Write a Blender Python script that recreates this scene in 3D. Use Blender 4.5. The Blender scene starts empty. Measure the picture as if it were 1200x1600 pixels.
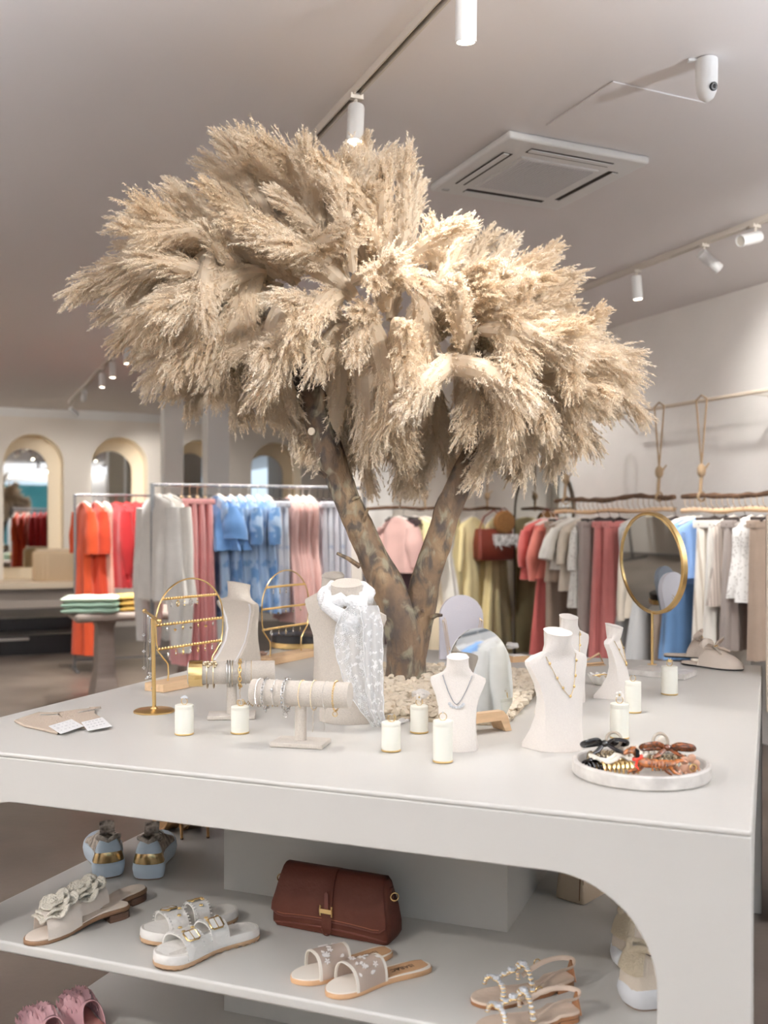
import bpy, bmesh, math, random
from math import sin, cos, pi, radians, sqrt, atan2
from mathutils import Vector, Matrix, Quaternion, noise
V = Vector
SC = bpy.context.scene
COL = SC.collection
rnd = random.Random(7)

# ------------------------------------------------------------------ camera
F, CX, HY, EYE = 1550.0, 600.0, 820.0, 1.45      # focal length in pixels, centre column, horizon row, eye height
cd = bpy.data.cameras.new('camera')
cam = bpy.data.objects.new('camera', cd); COL.objects.link(cam)
cam.location = (0, 0, EYE); cam.rotation_euler = (pi/2, 0, 0)
cd.sensor_fit = 'VERTICAL'; cd.sensor_height = 36.0; cd.sensor_width = 27.0
cd.lens = 36.0*F/1600.0; cd.shift_y = (HY-800.0)/1600.0
cd.clip_start = 0.05; cd.clip_end = 200
cd.dof.use_dof = True; cd.dof.focus_distance = 2.85; cd.dof.aperture_fstop = 2.8
SC.camera = cam
# ------------------------------------------------------------------ world and exposure
SC.view_settings.view_transform = 'Standard'; SC.view_settings.look = 'None'
SC.view_settings.gamma = 1.0; SC.view_settings.use_curve_mapping = False
SC.view_settings.exposure = 0.18
w = bpy.data.worlds.new('sky'); SC.world = w; w.use_nodes = True
w.node_tree.nodes['Background'].inputs[0].default_value = (0.72, 0.86, 1.0, 1)
w.node_tree.nodes['Background'].inputs[1].default_value = 1.4
SC.cycles.max_bounces = 9; SC.cycles.diffuse_bounces = 5; SC.cycles.glossy_bounces = 4
SC.cycles.transparent_max_bounces = 12; SC.cycles.transmission_bounces = 6
SC.cycles.caustics_reflective = False; SC.cycles.caustics_refractive = False
SC.cycles.use_denoising = True; SC.cycles.sample_clamp_indirect = 6.0

# room directions: A runs away along the right wall, B along the back wall
A = V((-.412, .911, 0)); B = V((.911, .412, 0)); ROOM = atan2(.412, .911)
def room(b, a, z=0.0): return A*a + B*b + V((0, 0, z))
CEIL = 3.05

def area(name, loc, target, sx, sy, power, col):
    l = bpy.data.lights.new(name, 'AREA'); l.shape = 'RECTANGLE'; l.size = sx; l.size_y = sy
    l.energy = power; l.color = col
    o = bpy.data.objects.new(name, l); COL.objects.link(o)
    o.location = loc; o.rotation_euler = (V(target)-V(loc)).to_track_quat('-Z', 'Y').to_euler()
    return o
# daylight through the shop window behind the camera
portal = area('window_daylight', room(0.9, -3.2, 1.55), room(0.9, 5, 1.55), 6.9, 2.55, 1, (1, 1, 1))
portal.data.cycles.is_portal = True      # guides the sky's own light in; gives none itself
# ------------------------------------------------------------------ helpers
def srgb(r, g=None, b=None):
    if g is None: r, g, b = r
    f = lambda c: (c/255.0/12.92) if c/255.0 <= .04045 else ((c/255.0+.055)/1.055)**2.4
    return (f(r), f(g), f(b), 1)

MATS = {}
def mat(name, col, rough=.6, metal=0.0, bump=0.0, bscale=60, var=0.0, vscale=8, spec=.5, trans=0.0, alpha=1.0,
        sheen=0.0, emit=0.0, ior=1.45, stretch=None, detail=3, col2=None):
    """Plain procedural material: noise colour variation between col and col2, noise bump, optional weave stretch."""
    if name in MATS: return MATS[name]
    m = bpy.data.materials.new(name); m.use_nodes = True; MATS[name] = m
    nt = m.node_tree; N = nt.nodes; L = nt.links; P = N['Principled BSDF']
    c = srgb(*col) if max(col) > 1.0 else tuple(col)+(1,)
    P.inputs['Base Color'].default_value = c; P.inputs['Roughness'].default_value = rough
    P.inputs['Metallic'].default_value = metal; P.inputs['Specular IOR Level'].default_value = spec
    P.inputs['Transmission Weight'].default_value = trans; P.inputs['Alpha'].default_value = alpha
    P.inputs['IOR'].default_value = ior
    if sheen: P.inputs['Sheen Weight'].default_value = sheen
    if emit:
        P.inputs['Emission Color'].default_value = c; P.inputs['Emission Strength'].default_value = emit
    if bump or var:
        tc = N.new('ShaderNodeTexCoord'); src = tc.outputs['Object']
        if stretch:
            mp = N.new('ShaderNodeMapping'); mp.inputs['Scale'].default_value = stretch
            L.new(src, mp.inputs[0]); src = mp.outputs[0]
    if var:
        n = N.new('ShaderNodeTexNoise'); n.inputs['Scale'].default_value = vscale; n.inputs['Detail'].default_value = detail
        L.new(src, n.inputs['Vector'])
        r = N.new('ShaderNodeMapRange'); r.inputs[1].default_value = .3; r.inputs[2].default_value = .7
        L.new(n.outputs[0], r.inputs[0])
        mx = N.new('ShaderNodeMix'); mx.data_type = 'RGBA'
        c2 = (srgb(*col2) if max(col2) > 1.0 else tuple(col2)+(1,)) if col2 else tuple(max(0, x*(1-var)) for x in c[:3])+(1,)
        mx.inputs[6].default_value = c; mx.inputs[7].default_value = c2
        L.new(r.outputs[0], mx.inputs[0]); L.new(mx.outputs[2], P.inputs['Base Color'])
    if bump:
        n = N.new('ShaderNodeTexNoise'); n.inputs['Scale'].default_value = bscale; n.inputs['Detail'].default_value = 4
        L.new(src, n.inputs['Vector'])
        b = N.new('ShaderNodeBump'); b.inputs['Strength'].default_value = bump; b.inputs['Distance'].default_value = .01
        L.new(n.outputs[0], b.inputs['Height']); L.new(b.outputs[0], P.inputs['Normal'])
    return m

class MB:
    """Collects verts and faces in plain lists, then links them as ONE mesh object."""
    def __init__(s): s.v = []; s.f = []; s.wn = False
    def add(s, vs, fs, M=None):
        k = len(s.v)
        s.v += [tuple(M @ V(p)) if M is not None else tuple(p) for p in vs]
        s.f += [tuple(i+k for i in f) for f in fs]
        return s
    def box(s, c, d, rz=0.0, M=None):
        x, y, z = d[0]/2, d[1]/2, d[2]/2
        R = Matrix.Translation(c) @ Matrix.Rotation(rz, 4, 'Z')
        if M is not None: R = M @ R
        vs = [(-x,-y,-z),(x,-y,-z),(x,y,-z),(-x,y,-z),(-x,-y,z),(x,-y,z),(x,y,z),(-x,y,z)]
        return s.add(vs, [(3,2,1,0),(4,5,6,7),(0,1,5,4),(1,2,6,5),(2,3,7,6),(3,0,4,7)], R)
    def rbox(s, c, d, r=.004, seg=2, M=None):
        s.wn = True; bm = bmesh.new(); bmesh.ops.create_cube(bm, size=1)
        for v in bm.verts: v.co = V((v.co.x*d[0], v.co.y*d[1], v.co.z*d[2]))
        bmesh.ops.bevel(bm, geom=bm.edges[:], offset=r, segments=seg, affect='EDGES', profile=.5)
        bm.verts.index_update()
        R = Matrix.Translation(c)
        if M is not None: R = M @ R
        s.add([v.co.copy() for v in bm.verts], [[v.index for v in f.verts] for f in bm.faces], R); bm.free()
        return s
    def loft(s, rings, cap0=True, cap1=True, closed=True, M=None):
        n = len(rings[0]); vs = [p for r in rings for p in r]; fs = []
        m = n if closed else n-1
        for i in range(len(rings)-1):
            for j in range(m):
                k = (j+1) % n
                fs.append((i*n+j, i*n+k, (i+1)*n+k, (i+1)*n+j))
        if cap0 and closed: fs.append(tuple(reversed(range(n))))
        if cap1 and closed: fs.append(tuple((len(rings)-1)*n+j for j in range(n)))
        return s.add(vs, fs, M)
    def tube(s, pts, r, n=8, cap=True, closed=False, M=None, flat=1.0):
        pts = [V(p) for p in pts]; m = len(pts)
        rr = r if isinstance(r, (list, tuple)) else [r]*m
        T = []
        for i in range(m):
            a = pts[i-1] if (i > 0 or closed) else pts[i]; b = pts[(i+1) % m] if (i < m-1 or closed) else pts[i]
            t = b-a; T.append(t.normalized() if t.length > 1e-9 else V((0,0,1)))
        u = T[0].orthogonal().normalized(); rings = []
        for i in range(m):
            u = u - T[i]*u.dot(T[i])
            u = u.normalized() if u.length > 1e-6 else T[i].orthogonal().normalized()
            w2 = T[i].cross(u)
            rings.append([pts[i]+u*cos(2*pi*j/n)*rr[i]+w2*sin(2*pi*j/n)*rr[i]*flat for j in range(n)])
        if closed: rings.append(rings[0])
        return s.loft(rings, cap and not closed, cap and not closed, True, M)
    def lathe(s, prof, n=28, c=(0,0,0), M=None, cap=True):
        rings = [[(c[0]+r*cos(2*pi*j/n), c[1]+r*sin(2*pi*j/n), c[2]+z) for j in range(n)] for r, z in prof]
        return s.loft(rings, cap, cap, True, M)
    def ball(s, c, r, nu=12, nv=8, M=None):
        r = (r, r, r) if not isinstance(r, (tuple, list)) else r
        vs = [(c[0], c[1], c[2]-r[2])]
        for i in range(1, nv):
            a = -pi/2+pi*i/nv
            vs += [(c[0]+r[0]*cos(a)*cos(2*pi*j/nu), c[1]+r[1]*cos(a)*sin(2*pi*j/nu), c[2]+r[2]*sin(a)) for j in range(nu)]
        vs.append((c[0], c[1], c[2]+r[2])); fs = []
        for j in range(nu):
            fs.append((0, 1+(j+1) % nu, 1+j))
            for i in range(nv-2):
                fs.append((1+i*nu+j, 1+i*nu+(j+1) % nu, 1+(i+1)*nu+(j+1) % nu, 1+(i+1)*nu+j))
            t = 1+(nv-2)*nu
            fs.append((t+j, t+(j+1) % nu, len(vs)-1))
        return s.add(vs, fs, M)
    def ring(s, R, r, nu=24, nv=6, M=None, a0=0, a1=2*pi):
        full = abs(a1-a0-2*pi) < 1e-6
        k = nu if full else nu+1
        return s.tube([(R*cos(a0+(a1-a0)*i/nu), R*sin(a0+(a1-a0)*i/nu), 0) for i in range(k)], r, nv, True, full, M)
    def prism(s, poly, z0, z1, M=None):
        n = len(poly)
        vs = [(x, y, z0) for x, y in poly]+[(x, y, z1) for x, y in poly]
        fs = [tuple(reversed(range(n))), tuple(range(n, 2*n))]+[(i, (i+1) % n, n+(i+1) % n, n+i) for i in range(n)]
        return s.add(vs, fs, M)
    def mesh(s, name, m, ang=38):
        me = bpy.data.meshes.new(name); me.from_pydata(s.v, [], s.f)
        if m is not None: me.materials.append(m)
        if ang:
            me.polygons.foreach_set('use_smooth', [True]*len(me.polygons))
            me.set_sharp_from_angle(angle=radians(ang))
        me.update(); return me
    def obj(s, name, m, parent=None, ang=38):
        o = bpy.data.objects.new(name, s.mesh(name, m, ang)); COL.objects.link(o)
        if parent is not None: o.parent = parent
        if s.wn: w_ = o.modifiers.new('weighted', 'WEIGHTED_NORMAL'); w_.keep_sharp = True
        return o
def fixn(o):
    bm = bmesh.new(); bm.from_mesh(o.data); bmesh.ops.recalc_face_normals(bm, faces=bm.faces[:]); bm.to_mesh(o.data); bm.free(); return o

def tag(o, label, cat, group=None):
    o['label'] = label; o['category'] = cat
    if group: o['group'] = group
    return o
def thing(name, label, cat, loc=(0,0,0), rz=0.0, group=None):
    o = bpy.data.objects.new(name, None); COL.objects.link(o)
    o.empty_display_size = .05; o.location = loc; o.rotation_euler = (0, 0, rz)
    return tag(o, label, cat, group)
def struct(name, mb, m, parent=None, ang=38):
    o = mb.obj(name, m, parent, ang)
    if parent is None: o['kind'] = 'structure'
    return o
def copy_tree(o, parent=None):
    c = o.copy(); COL.objects.link(c)
    if parent is not None: c.parent = parent
    for ch in list(o.children): copy_tree(ch, c)
    return c
def dup(o, label, loc, rz=None, group=None):
    c = copy_tree(o); c.location = loc
    if rz is not None: c.rotation_euler = (0, 0, rz)
    c['label'] = label
    if group: c['group'] = group
    return c

def on(u, v, z=.9):           # where the sight line through a pixel of the photograph meets the level z
    y = F*(EYE-z)/(v-HY); return V(((u-CX)/F*y, y, z))
def at(u, v, y):              # the point at depth y seen at a pixel
    return V(((u-CX)/F*y, y, EYE-(v-HY)/F*y))
def text(body, size, m, parent, loc, rot, name='lettering', ext=.0002):
    c = bpy.data.curves.new(name, 'FONT'); c.body = body; c.size = size; c.extrude = ext
    c.align_x = 'CENTER'; c.align_y = 'CENTER'; c.materials.append(m)
    t = bpy.data.objects.new(name, c); me = bpy.data.meshes.new_from_object(t); bpy.data.objects.remove(t)
    o = bpy.data.objects.new(name, me); COL.objects.link(o); o.parent = parent; o.location = loc; o.rotation_euler = rot
    return o

# ------------------------------------------------------------------ materials shared
M_wall = mat('wall_paint', (232,225,217), .75, bump=.25, bscale=9, var=.05, vscale=2)
M_plaster = mat('rough_white_plaster', (230,226,222), .8, bump=.55, bscale=7, var=.06, vscale=3)
M_ceil = mat('ceiling_paint', (232,228,228), .8, bump=.05, bscale=20)
M_cream = mat('cream_paint', (250,236,212), .7)
M_col = mat('column_paint', (228,225,221), .7)
M_table = mat('table_laminate', (199,196,190), .42, bump=.03, bscale=30, var=.03, vscale=2.5, spec=.4)
M_white = mat('white_plastic', (232,232,232), .4)
M_gold = mat('polished_gold', (232,200,140), .24, 1.0)
M_brass = mat('brushed_brass', (218,186,128), .33, 1.0, bump=.05, bscale=200)
M_silver = mat('silver_metal', (212,210,208), .2, 1.0)
M_black = mat('black_lacquer', (16,15,17), .3)
M_mirror = mat('mirror_glass', (225,228,228), .015, 1.0)
M_glass = mat('clear_glass', (245,250,250), .02, trans=1.0)
M_linen = mat('natural_linen', (205,195,183), .85, bump=.35, bscale=420, var=.13, vscale=260, sheen=.2)
M_lwhite = mat('off_white_linen', (238,230,222), .85, bump=.25, bscale=420, var=.05, vscale=260, sheen=.15)
M_oak = mat('pale_oak', (218,184,146), .55, var=.2, vscale=5, stretch=(1.5,14,14), bump=.08, bscale=40)
M_bwood = mat('branch_bark', (96,70,50), .85, var=.4, vscale=18, bump=.5, bscale=60)
M_rope = mat('jute_rope', (160,136,108), .9, bump=.4, bscale=200)
M_steel = mat('grey_steel', (128,128,130), .4, .8)
M_pane = bpy.data.materials.new('window_glass'); M_pane.use_nodes = True
_n = M_pane.node_tree.nodes; _l = M_pane.node_tree.links; _n.remove(_n['Principled BSDF'])
_t = _n.new('ShaderNodeBsdfTransparent'); _g = _n.new('ShaderNodeBsdfGlossy'); _m = _n.new('ShaderNodeMixShader')
_g.inputs['Roughness'].default_value = .02; _m.inputs[0].default_value = .06
_l.new(_t.outputs[0], _m.inputs[1]); _l.new(_g.outputs[0], _m.inputs[2]); _l.new(_m.outputs[0], _n['Material Output'].inputs[0])
M_gem = mat('crystal', (244,246,250), .05, trans=.25, ior=1.8, spec=.9)
M_pearl = mat('pearl', (240,234,226), .2, sheen=.2)

# ================================================================== STRUCTURE
M_floor = mat('dark_polished_concrete', (104,93,84), .34, var=.4, vscale=1.4, bump=.05, bscale=30, detail=7, col2=(70,60,53))
X0, X1, Y0 = -7.5, 9.0, -3.2
def plane_room(name, b0, b1, a0, a1, z, m, flip=False):
    q = [room(b0,a0,z), room(b1,a0,z), room(b1,a1,z), room(b0,a1,z)]
    return struct(name, MB().add(q, [(0,1,2,3) if not flip else (3,2,1,0)]), m)
plane_room('floor', -7, 8.5, -3.2, 15.4, 0, M_floor)
plane_room('ceiling', -7, 8.5, -3.2, 15.4, CEIL, M_ceil, True)
def wall(name, b0, a0, b1, a1, z0, z1, m, th=.12):
    p, q = room(b0,a0), room(b1,a1); d = (q-p); n = V((-d.y, d.x, 0)).normalized()
    c = (p+q)/2 + n*th/2
    return struct(name, MB().box((c.x, c.y, (z0+z1)/2), (d.length, th, z1-z0), atan2(d.y, d.x)), m)
BW = 4.995
wall('wall_right', BW, 8.8, BW, -3.2, 0, CEIL, M_plaster)
wall('wall_partition', 3.55, 8.8, BW+.12, 8.8, 0, CEIL, M_wall)
wall('wall_recess', 6.6, 15.4, 6.6, 8.8, 0, CEIL, M_wall)
wall('wall_left', -4.3, -3.2, -4.3, 15.4, 0, CEIL, M_wall)
# shop front behind the camera: a wall with one wide window
wall('wall_front', -7, -3.25, -2.6, -3.25, 0, CEIL, M_wall)
wall('wall_front.001', 4.4, -3.25, BW, -3.25, 0, CEIL, M_wall)
wall('wall_front.002', -2.6, -3.25, 4.4, -3.25, 2.85, CEIL, M_wall)
wall('wall_front.003', -2.6, -3.25, 4.4, -3.25, 0, .25, M_wall)
win = bpy.data.objects.new('window_1', None); COL.objects.link(win); win['kind'] = 'structure'
mb = MB()
for b in (-2.6, -.27, 2.07, 4.4):
    p = room(b, -3.25, 1.55); mb.box(p, (.07, .09, 2.6), ROOM)
for z in (.27, 2.83):
    p = room(.9, -3.25, z); mb.box(p, (7.0, .09, .06), ROOM)
mb.obj('window_frame', M_white, win)
for k in range(3):
    p = room(-1.43+2.335*k, -3.25, 1.55); MB().box(p, (2.24, .006, 2.5), ROOM).obj('window_pane', M_pane, win)
# what the far mirrors show across the street
p = room(1.0, -22, 1.7); tag(MB().box(p, (26, .4, 3.4), ROOM).obj('shop_facade', mat('teal_paint', (62,150,150), .6, var=.3, vscale=.6)), 'teal painted shop front seen in the far arched mirror', 'building')
plane_room('pavement', -16, 18, -30, -3.3, -.02, mat('grey_pavement', (150,148,145), .8, var=.2, vscale=2))

# back wall with four arched niches
AB = 14.44
M_niche = M_cream
nich = [(.842+1.165*k, 1.63+1.165*k) for k in range(4)]
ZB, ZT = .70, 2.70
mb = MB()
def wpt(b, z, d=0.0): return room(b, AB+d, z)
edges = [-7.0]+[x for n_ in nich for x in n_]+[8.5]
prev = -7.0
for i, (b0, b1) in enumerate(nich):
    l = prev; r = (b1+nich[i+1][0])/2 if i < 3 else b1+.18
    rad = (b1-b0)/2; cb = (b0+b1)/2
    arc = [(cb+rad*cos(t), ZT-rad+rad*sin(t)) for t in [pi*k/20 for k in range(21)]]
    poly = [(l, 0), (l, CEIL), (r, CEIL), (r, 0), (b1, 0), (b1, ZB)]+arc+[(b0, ZB), (b0, 0)]
    mb.add([wpt(*p) for p in poly], [tuple(reversed(range(len(poly))))])
    mb.add([wpt(b0, 0), wpt(b1, 0), wpt(b1, ZB), wpt(b0, ZB)], [(0, 1, 2, 3)])
    prev = r
mb.add([wpt(prev, 0), wpt(8.5, 0), wpt(8.5, CEIL), wpt(prev, CEIL)], [(0,1,2,3)])
wb = struct('wall_back', mb, mat('far_wall_paint', (228,219,208), .75, bump=.1, bscale=10), ang=0)
ND = .36
for i, (b0, b1) in enumerate(nich):
    rad = (b1-b0)/2; cb = (b0+b1)/2
    prof = [(b1, ZB)]+[(cb+rad*cos(t), ZT-rad+rad*sin(t)) for t in [pi*k/20 for k in range(21)]]+[(b0, ZB)]
    m2 = MB().loft([[wpt(b, z) for b, z in prof], [wpt(b, z, ND) for b, z in prof]], False, False)
    m2.add([wpt(b, z, ND) for b, z in prof], [tuple(reversed(range(len(prof))))])
    m2.obj('niche', M_cream, wb)
    # arched mirror panel fixed at the back of the niche
    th = thing('arched_mirror', ['tall arched mirror in the niche behind the pleated stool', 'arched mirror in the second niche, above the orange and red clothes', 'arched mirror in the niche between the two pale columns', 'arched mirror in the niche behind the dusty pink dresses'][i], 'mirror', wpt(cb-rad*.20, ZB+.02, ND-.015), ROOM)
    r2 = rad*.74; zt = ZT-ZB-.20
    pr = [(r2, .14)]+[(r2*cos(t), zt-r2+r2*sin(t)) for t in [pi*k/20 for k in range(21)]]+[(-r2, .14)]
    Mx = Matrix.Rotation(pi/2, 4, 'X')
    MB().prism(pr, 0, .008, Mx).obj('mirror_plate', M_mirror, th, 20)
    o_ = [(x*1.03, y if y < .2 else y+.012) for x, y in pr]
    MB().prism(o_, -.012, -.001, Mx).obj('backing_board', M_cream, th, 20)
wall('trim_1', -7, AB-.02, 8.5, AB-.02, CEIL-.12, CEIL, M_col, .02)
# raised back area: ledge, riser and two dark steps
M_led = mat('ledge_board', (226,208,184), .6)
def step(name, b0, b1, a0, a1, z0, z1, m):
    c = room((b0+b1)/2, (a0+a1)/2, (z0+z1)/2)
    return struct(name, MB().box(c, (b1-b0, a1-a0, z1-z0), ROOM), m)
M_step = mat('black_step', (20,17,18), .35, var=.3, vscale=3)
step('trim_2', .25, 1.75, 13.6, AB, .62, .70, M_led)
step('baseboard_back', .25, 1.75, 13.72, AB-.01, .36, .62, mat('grey_riser', (186,174,163), .7))
step('floor_platform', .25, 1.75, 12.3, AB-.01, .02, .36, M_step)
step('floor_step', .25, 1.75, 11.7, 12.295, .0, .22, M_step)
step('trim_3', .3, .95, 11.66, 11.695, .17, .20, M_silver)
# square columns of the hall
def column(name, u, d, w_):
    p = at(u, 700, d); struct(name, MB().box((p.x, p.y, CEIL/2), (w_, w_, CEIL), ROOM), M_col)
column('trim_4', 269, 12.6, .24)
column('trim_5', 337, 12.2, .27)
column('trim_6', 587, 9.6, .25)
# ================================================================== DISPLAY TABLE
RT = -radians(21.3); E1 = V((cos(RT), sin(RT), 0)); E2 = V((-sin(RT), cos(RT), 0))
NR = V((.66, 1.78, 0)); TW, TL, TH = 2.025, 2.25, .90
TC = NR - E1*TW/2 + E2*TL/2
def tl(s, e, z=0.0): return NR - E1*s + E2*e + V((0,0,z))      # s from the right side, e from the front side
table = thing('display_table', 'large square cream display table with arched openings and inner shelves', 'table', TC, RT)
MB().rbox((0,0,TH-.006), (TW, TL, .012), .005, 3).obj('tabletop', M_table, table)
def arch_poly(W):
    leg, R_, zt = .165, .20, TH-.118; h = W/2; p = [(-h, 0), (-h, TH-.0115), (h, TH-.0115), (h, 0), (h-leg, 0)]
    p += [(h-leg-R_+R_*cos(t), zt-R_+R_*sin(t)) for t in [pi/2*k/14 for k in range(15)]]
    p += [(-h+leg+R_-R_*sin(t), zt-R_+R_*cos(t)) for t in [pi/2*k/14 for k in range(15)]]
    p += [(-h+leg, 0)]
    return p
def panel(W, M):
    mb = MB(); mb.prism(arch_poly(W), 0, .03, M)
    o = fixn(mb.obj('arched_panel', M_table, table, 30))
    bv = o.modifiers.new('bevel', 'BEVEL'); bv.width = .0025; bv.segments = 2; bv.limit_method = 'ANGLE'
RX = Matrix.Rotation(pi/2, 4, 'X')
for k in range(4):
    ang = k*pi/2; W = TW if k % 2 == 0 else TL; D = TL if k % 2 == 0 else TW
    if k % 2: W -= .062
    panel(W, Matrix.Rotation(ang, 4, 'Z') @ Matrix.Translation((0, -D/2+.03, 0)) @ RX)
SI, SZ, LZ = .07, .407, .06
MB().rbox((0,0,SZ-.014), (TW-2*SI, TL-2*SI, .028), .007, 3).obj('shelf', M_table, table)
MB().rbox((0,0,LZ-.03), (TW-2*.14, TL-2*.14, .06), .004).obj('base_shelf', M_table, table)
for z0, z1 in ((SZ+.0005, TH-.0125), (LZ+.0005, SZ-.0285)):
    MB().box((.022-.02, 0, (z0+z1)/2), (.83, 1.09, z1-z0)).obj('core_box', M_table, table)

# ================================================================== PAMPAS TREE
M_bark = bpy.data.materials.new('mottled_bark'); M_bark.use_nodes = True
nt = M_bark.node_tree; N = nt.nodes; L = nt.links; P = N['Principled BSDF']; P.inputs['Roughness'].default_value = .8
tc = N.new('ShaderNodeTexCoord')
def noi(sc, det=5):
    n = N.new('ShaderNodeTexNoise'); n.inputs['Scale'].default_value = sc; n.inputs['Detail'].default_value = det; n.inputs['Distortion'].default_value = .6
    mp = N.new('ShaderNodeMapping'); mp.inputs['Scale'].default_value = (1, 1, .55); L.new(tc.outputs['Object'], mp.inputs[0])
    L.new(mp.outputs[0], n.inputs['Vector']); return n
def ramp(src, stops):
    r = N.new('ShaderNodeValToRGB'); e = r.color_ramp.elements
    while len(e) < len(stops): e.new(.5)
    for i, (p, c) in enumerate(stops): e[i].position = p; e[i].color = srgb(*c)
    L.new(src, r.inputs[0]); return r
def mixc(f, a, b):
    m = N.new('ShaderNodeMix'); m.data_type = 'RGBA'; L.new(f, m.inputs[0]); L.new(a, m.inputs[6]); L.new(b, m.inputs[7]); return m
r1 = ramp(noi(9, 6).outputs[0], [(.3, (48,37,28)), (.45, (80,62,45)), (.58, (106,84,60)), (.72, (136,116,90))])
r2 = ramp(noi(26, 8).outputs[0], [(.48, (0,0,0)), (.62, (240,240,240))])
dk = N.new('ShaderNodeRGB'); dk.outputs[0].default_value = srgb(38,31,26)
m1 = mixc(r2.outputs[0], r1.outputs[0], dk.outputs[0])
r3 = ramp(noi(24, 8).outputs[0], [(.54, (0,0,0)), (.66, (235,235,235))])
gr = N.new('ShaderNodeRGB'); gr.outputs[0].default_value = srgb(124,117,98)
m2 = mixc(r3.outputs[0], m1.outputs[2], gr.outputs[0])
L.new(m2.outputs[2], P.inputs['Base Color'])
bp = N.new('ShaderNodeBump'); bp.inputs['Strength'].default_value = .7; bp.inputs['Distance'].default_value = .012
L.new(noi(38, 8).outputs[0], bp.inputs['Height']); L.new(bp.outputs[0], P.inputs['Normal'])

TD = 3.38
tbase = at(634, 1078, TD); tbase.z = .9
tree = thing('pampas_tree', 'decorative tree with forked bark trunk and a crown of beige pampas plumes', 'tree', tbase)
def tp(u, v, d=TD): return at(u, v, d) - tbase
def smooth_path(pts, rs, k=5):
    out, ro = [], []
    n = len(pts)
    for i in range(n-1):
        p0, p1, p2, p3 = pts[max(0,i-1)], pts[i], pts[i+1], pts[min(n-1,i+2)]
        for j in range(k):
            t = j/k
            out.append(.5*((2*p1)+(p2-p0)*t+(2*p0-5*p1+4*p2-p3)*t*t+(3*p1-p0-3*p2+p3)*t**3)); ro.append(rs[i]*(1-t)+rs[i+1]*t)
    return out+[pts[-1]], ro+[rs[-1]]
PXM = TD/F
def limb(name, px, parent, n=22, seed=0):
    pts, rs = smooth_path([tp(u, v, TD+dd) for u, v, r, dd in px], [r*PXM for u, v, r, dd in px])
    mb = MB(); mb.tube(pts, rs, n)
    for i, v in enumerate(mb.v):
        p = V(v); q = noise.noise(p*7+V((seed,0,0)))*.010+noise.noise(p*22)*.004
        c = pts[min(len(pts)-1, i//n)]; d = (p-c)
        if d.length > 1e-6: mb.v[i] = tuple(p+d.normalized()*q)
    return mb.obj(name, M_bark, parent, 80), pts, rs
_, left_pts, left_rs = limb('trunk', [(632,1084,33,0),(634,1050,32,0),(636,1010,31,0),(628,972,30,0),(606,915,25,0),(578,860,23,0),(549,795,22,0),(525,735,22,0),(505,675,23,0),(488,620,23,0),(462,570,20,0),(446,525,15,.02),(442,490,6,.05)], tree)
_, right_pts, right_rs = limb('limb', [(640,1040,22,.02),(645,1000,26,.02),(655,950,24,.01),(672,885,22,0),(688,835,22,0),(703,785,20,0),(728,735,18,0),(752,690,16,0),(772,650,14,0),(785,612,8,.03)], tree, seed=3)
M_cutw = mat('cut_wood', (226,214,196), .7, var=.12, vscale=30)
def stub(u, v, du, dv, dd, r, m=M_bark, name='twig'):
    a = tp(u, v, TD-.035); b = a+V((du, dd, dv))
    return MB().tube([a, a.lerp(b, .5)+V((0,0,.004)), b], [r, r*.8, r*.55], 8).obj(name, m, tree)
stub(562, 885, -.075, .045, -.03, .009); stub(566, 822, .02, .06, -.03, .008); stub(508, 744, -.022, .012, -.02, .011)
stub(549, 782, .03, .01, -.02, .007); stub(742, 735, .035, -.01, -.02, .009); stub(674, 965, .035, .01, -.02, .009); stub(660, 955, .0, .0, -.03, .008)
a = tp(487, 674, TD-.045)
MB().tube([a+V((.02,.05,0)), a], [.016, .0145], 14).obj('branch_stub', M_bark, tree)
MB().tube([a+V((0,-.0005,0)), a+V((-.002,-.004,0))], [.0135, .013], 14).obj('cut_end', M_cutw, tree)

# plume mesh variants: a drooping axis, side sprays and thousands of tapering hairs
M_plume = bpy.data.materials.new('pampas_fluff'); M_plume.use_nodes = True
nt = M_plume.node_tree; N = nt.nodes; L = nt.links
for n in list(N): N.remove(n)
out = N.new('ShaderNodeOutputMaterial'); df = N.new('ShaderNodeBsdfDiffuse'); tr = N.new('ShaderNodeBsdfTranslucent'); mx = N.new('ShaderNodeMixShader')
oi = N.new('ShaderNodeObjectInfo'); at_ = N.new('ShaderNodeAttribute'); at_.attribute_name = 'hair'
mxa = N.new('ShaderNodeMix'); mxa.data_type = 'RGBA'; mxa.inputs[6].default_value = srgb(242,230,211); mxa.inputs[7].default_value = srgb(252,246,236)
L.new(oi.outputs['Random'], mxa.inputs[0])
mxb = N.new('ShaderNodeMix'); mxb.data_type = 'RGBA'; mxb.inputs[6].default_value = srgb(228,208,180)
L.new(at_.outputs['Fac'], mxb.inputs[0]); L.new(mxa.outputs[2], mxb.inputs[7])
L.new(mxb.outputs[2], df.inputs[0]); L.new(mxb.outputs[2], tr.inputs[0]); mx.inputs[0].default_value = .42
L.new(df.outputs[0], mx.inputs[1]); L.new(tr.outputs[0], mx.inputs[2]); L.new(mx.outputs[0], out.inputs[0])

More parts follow.
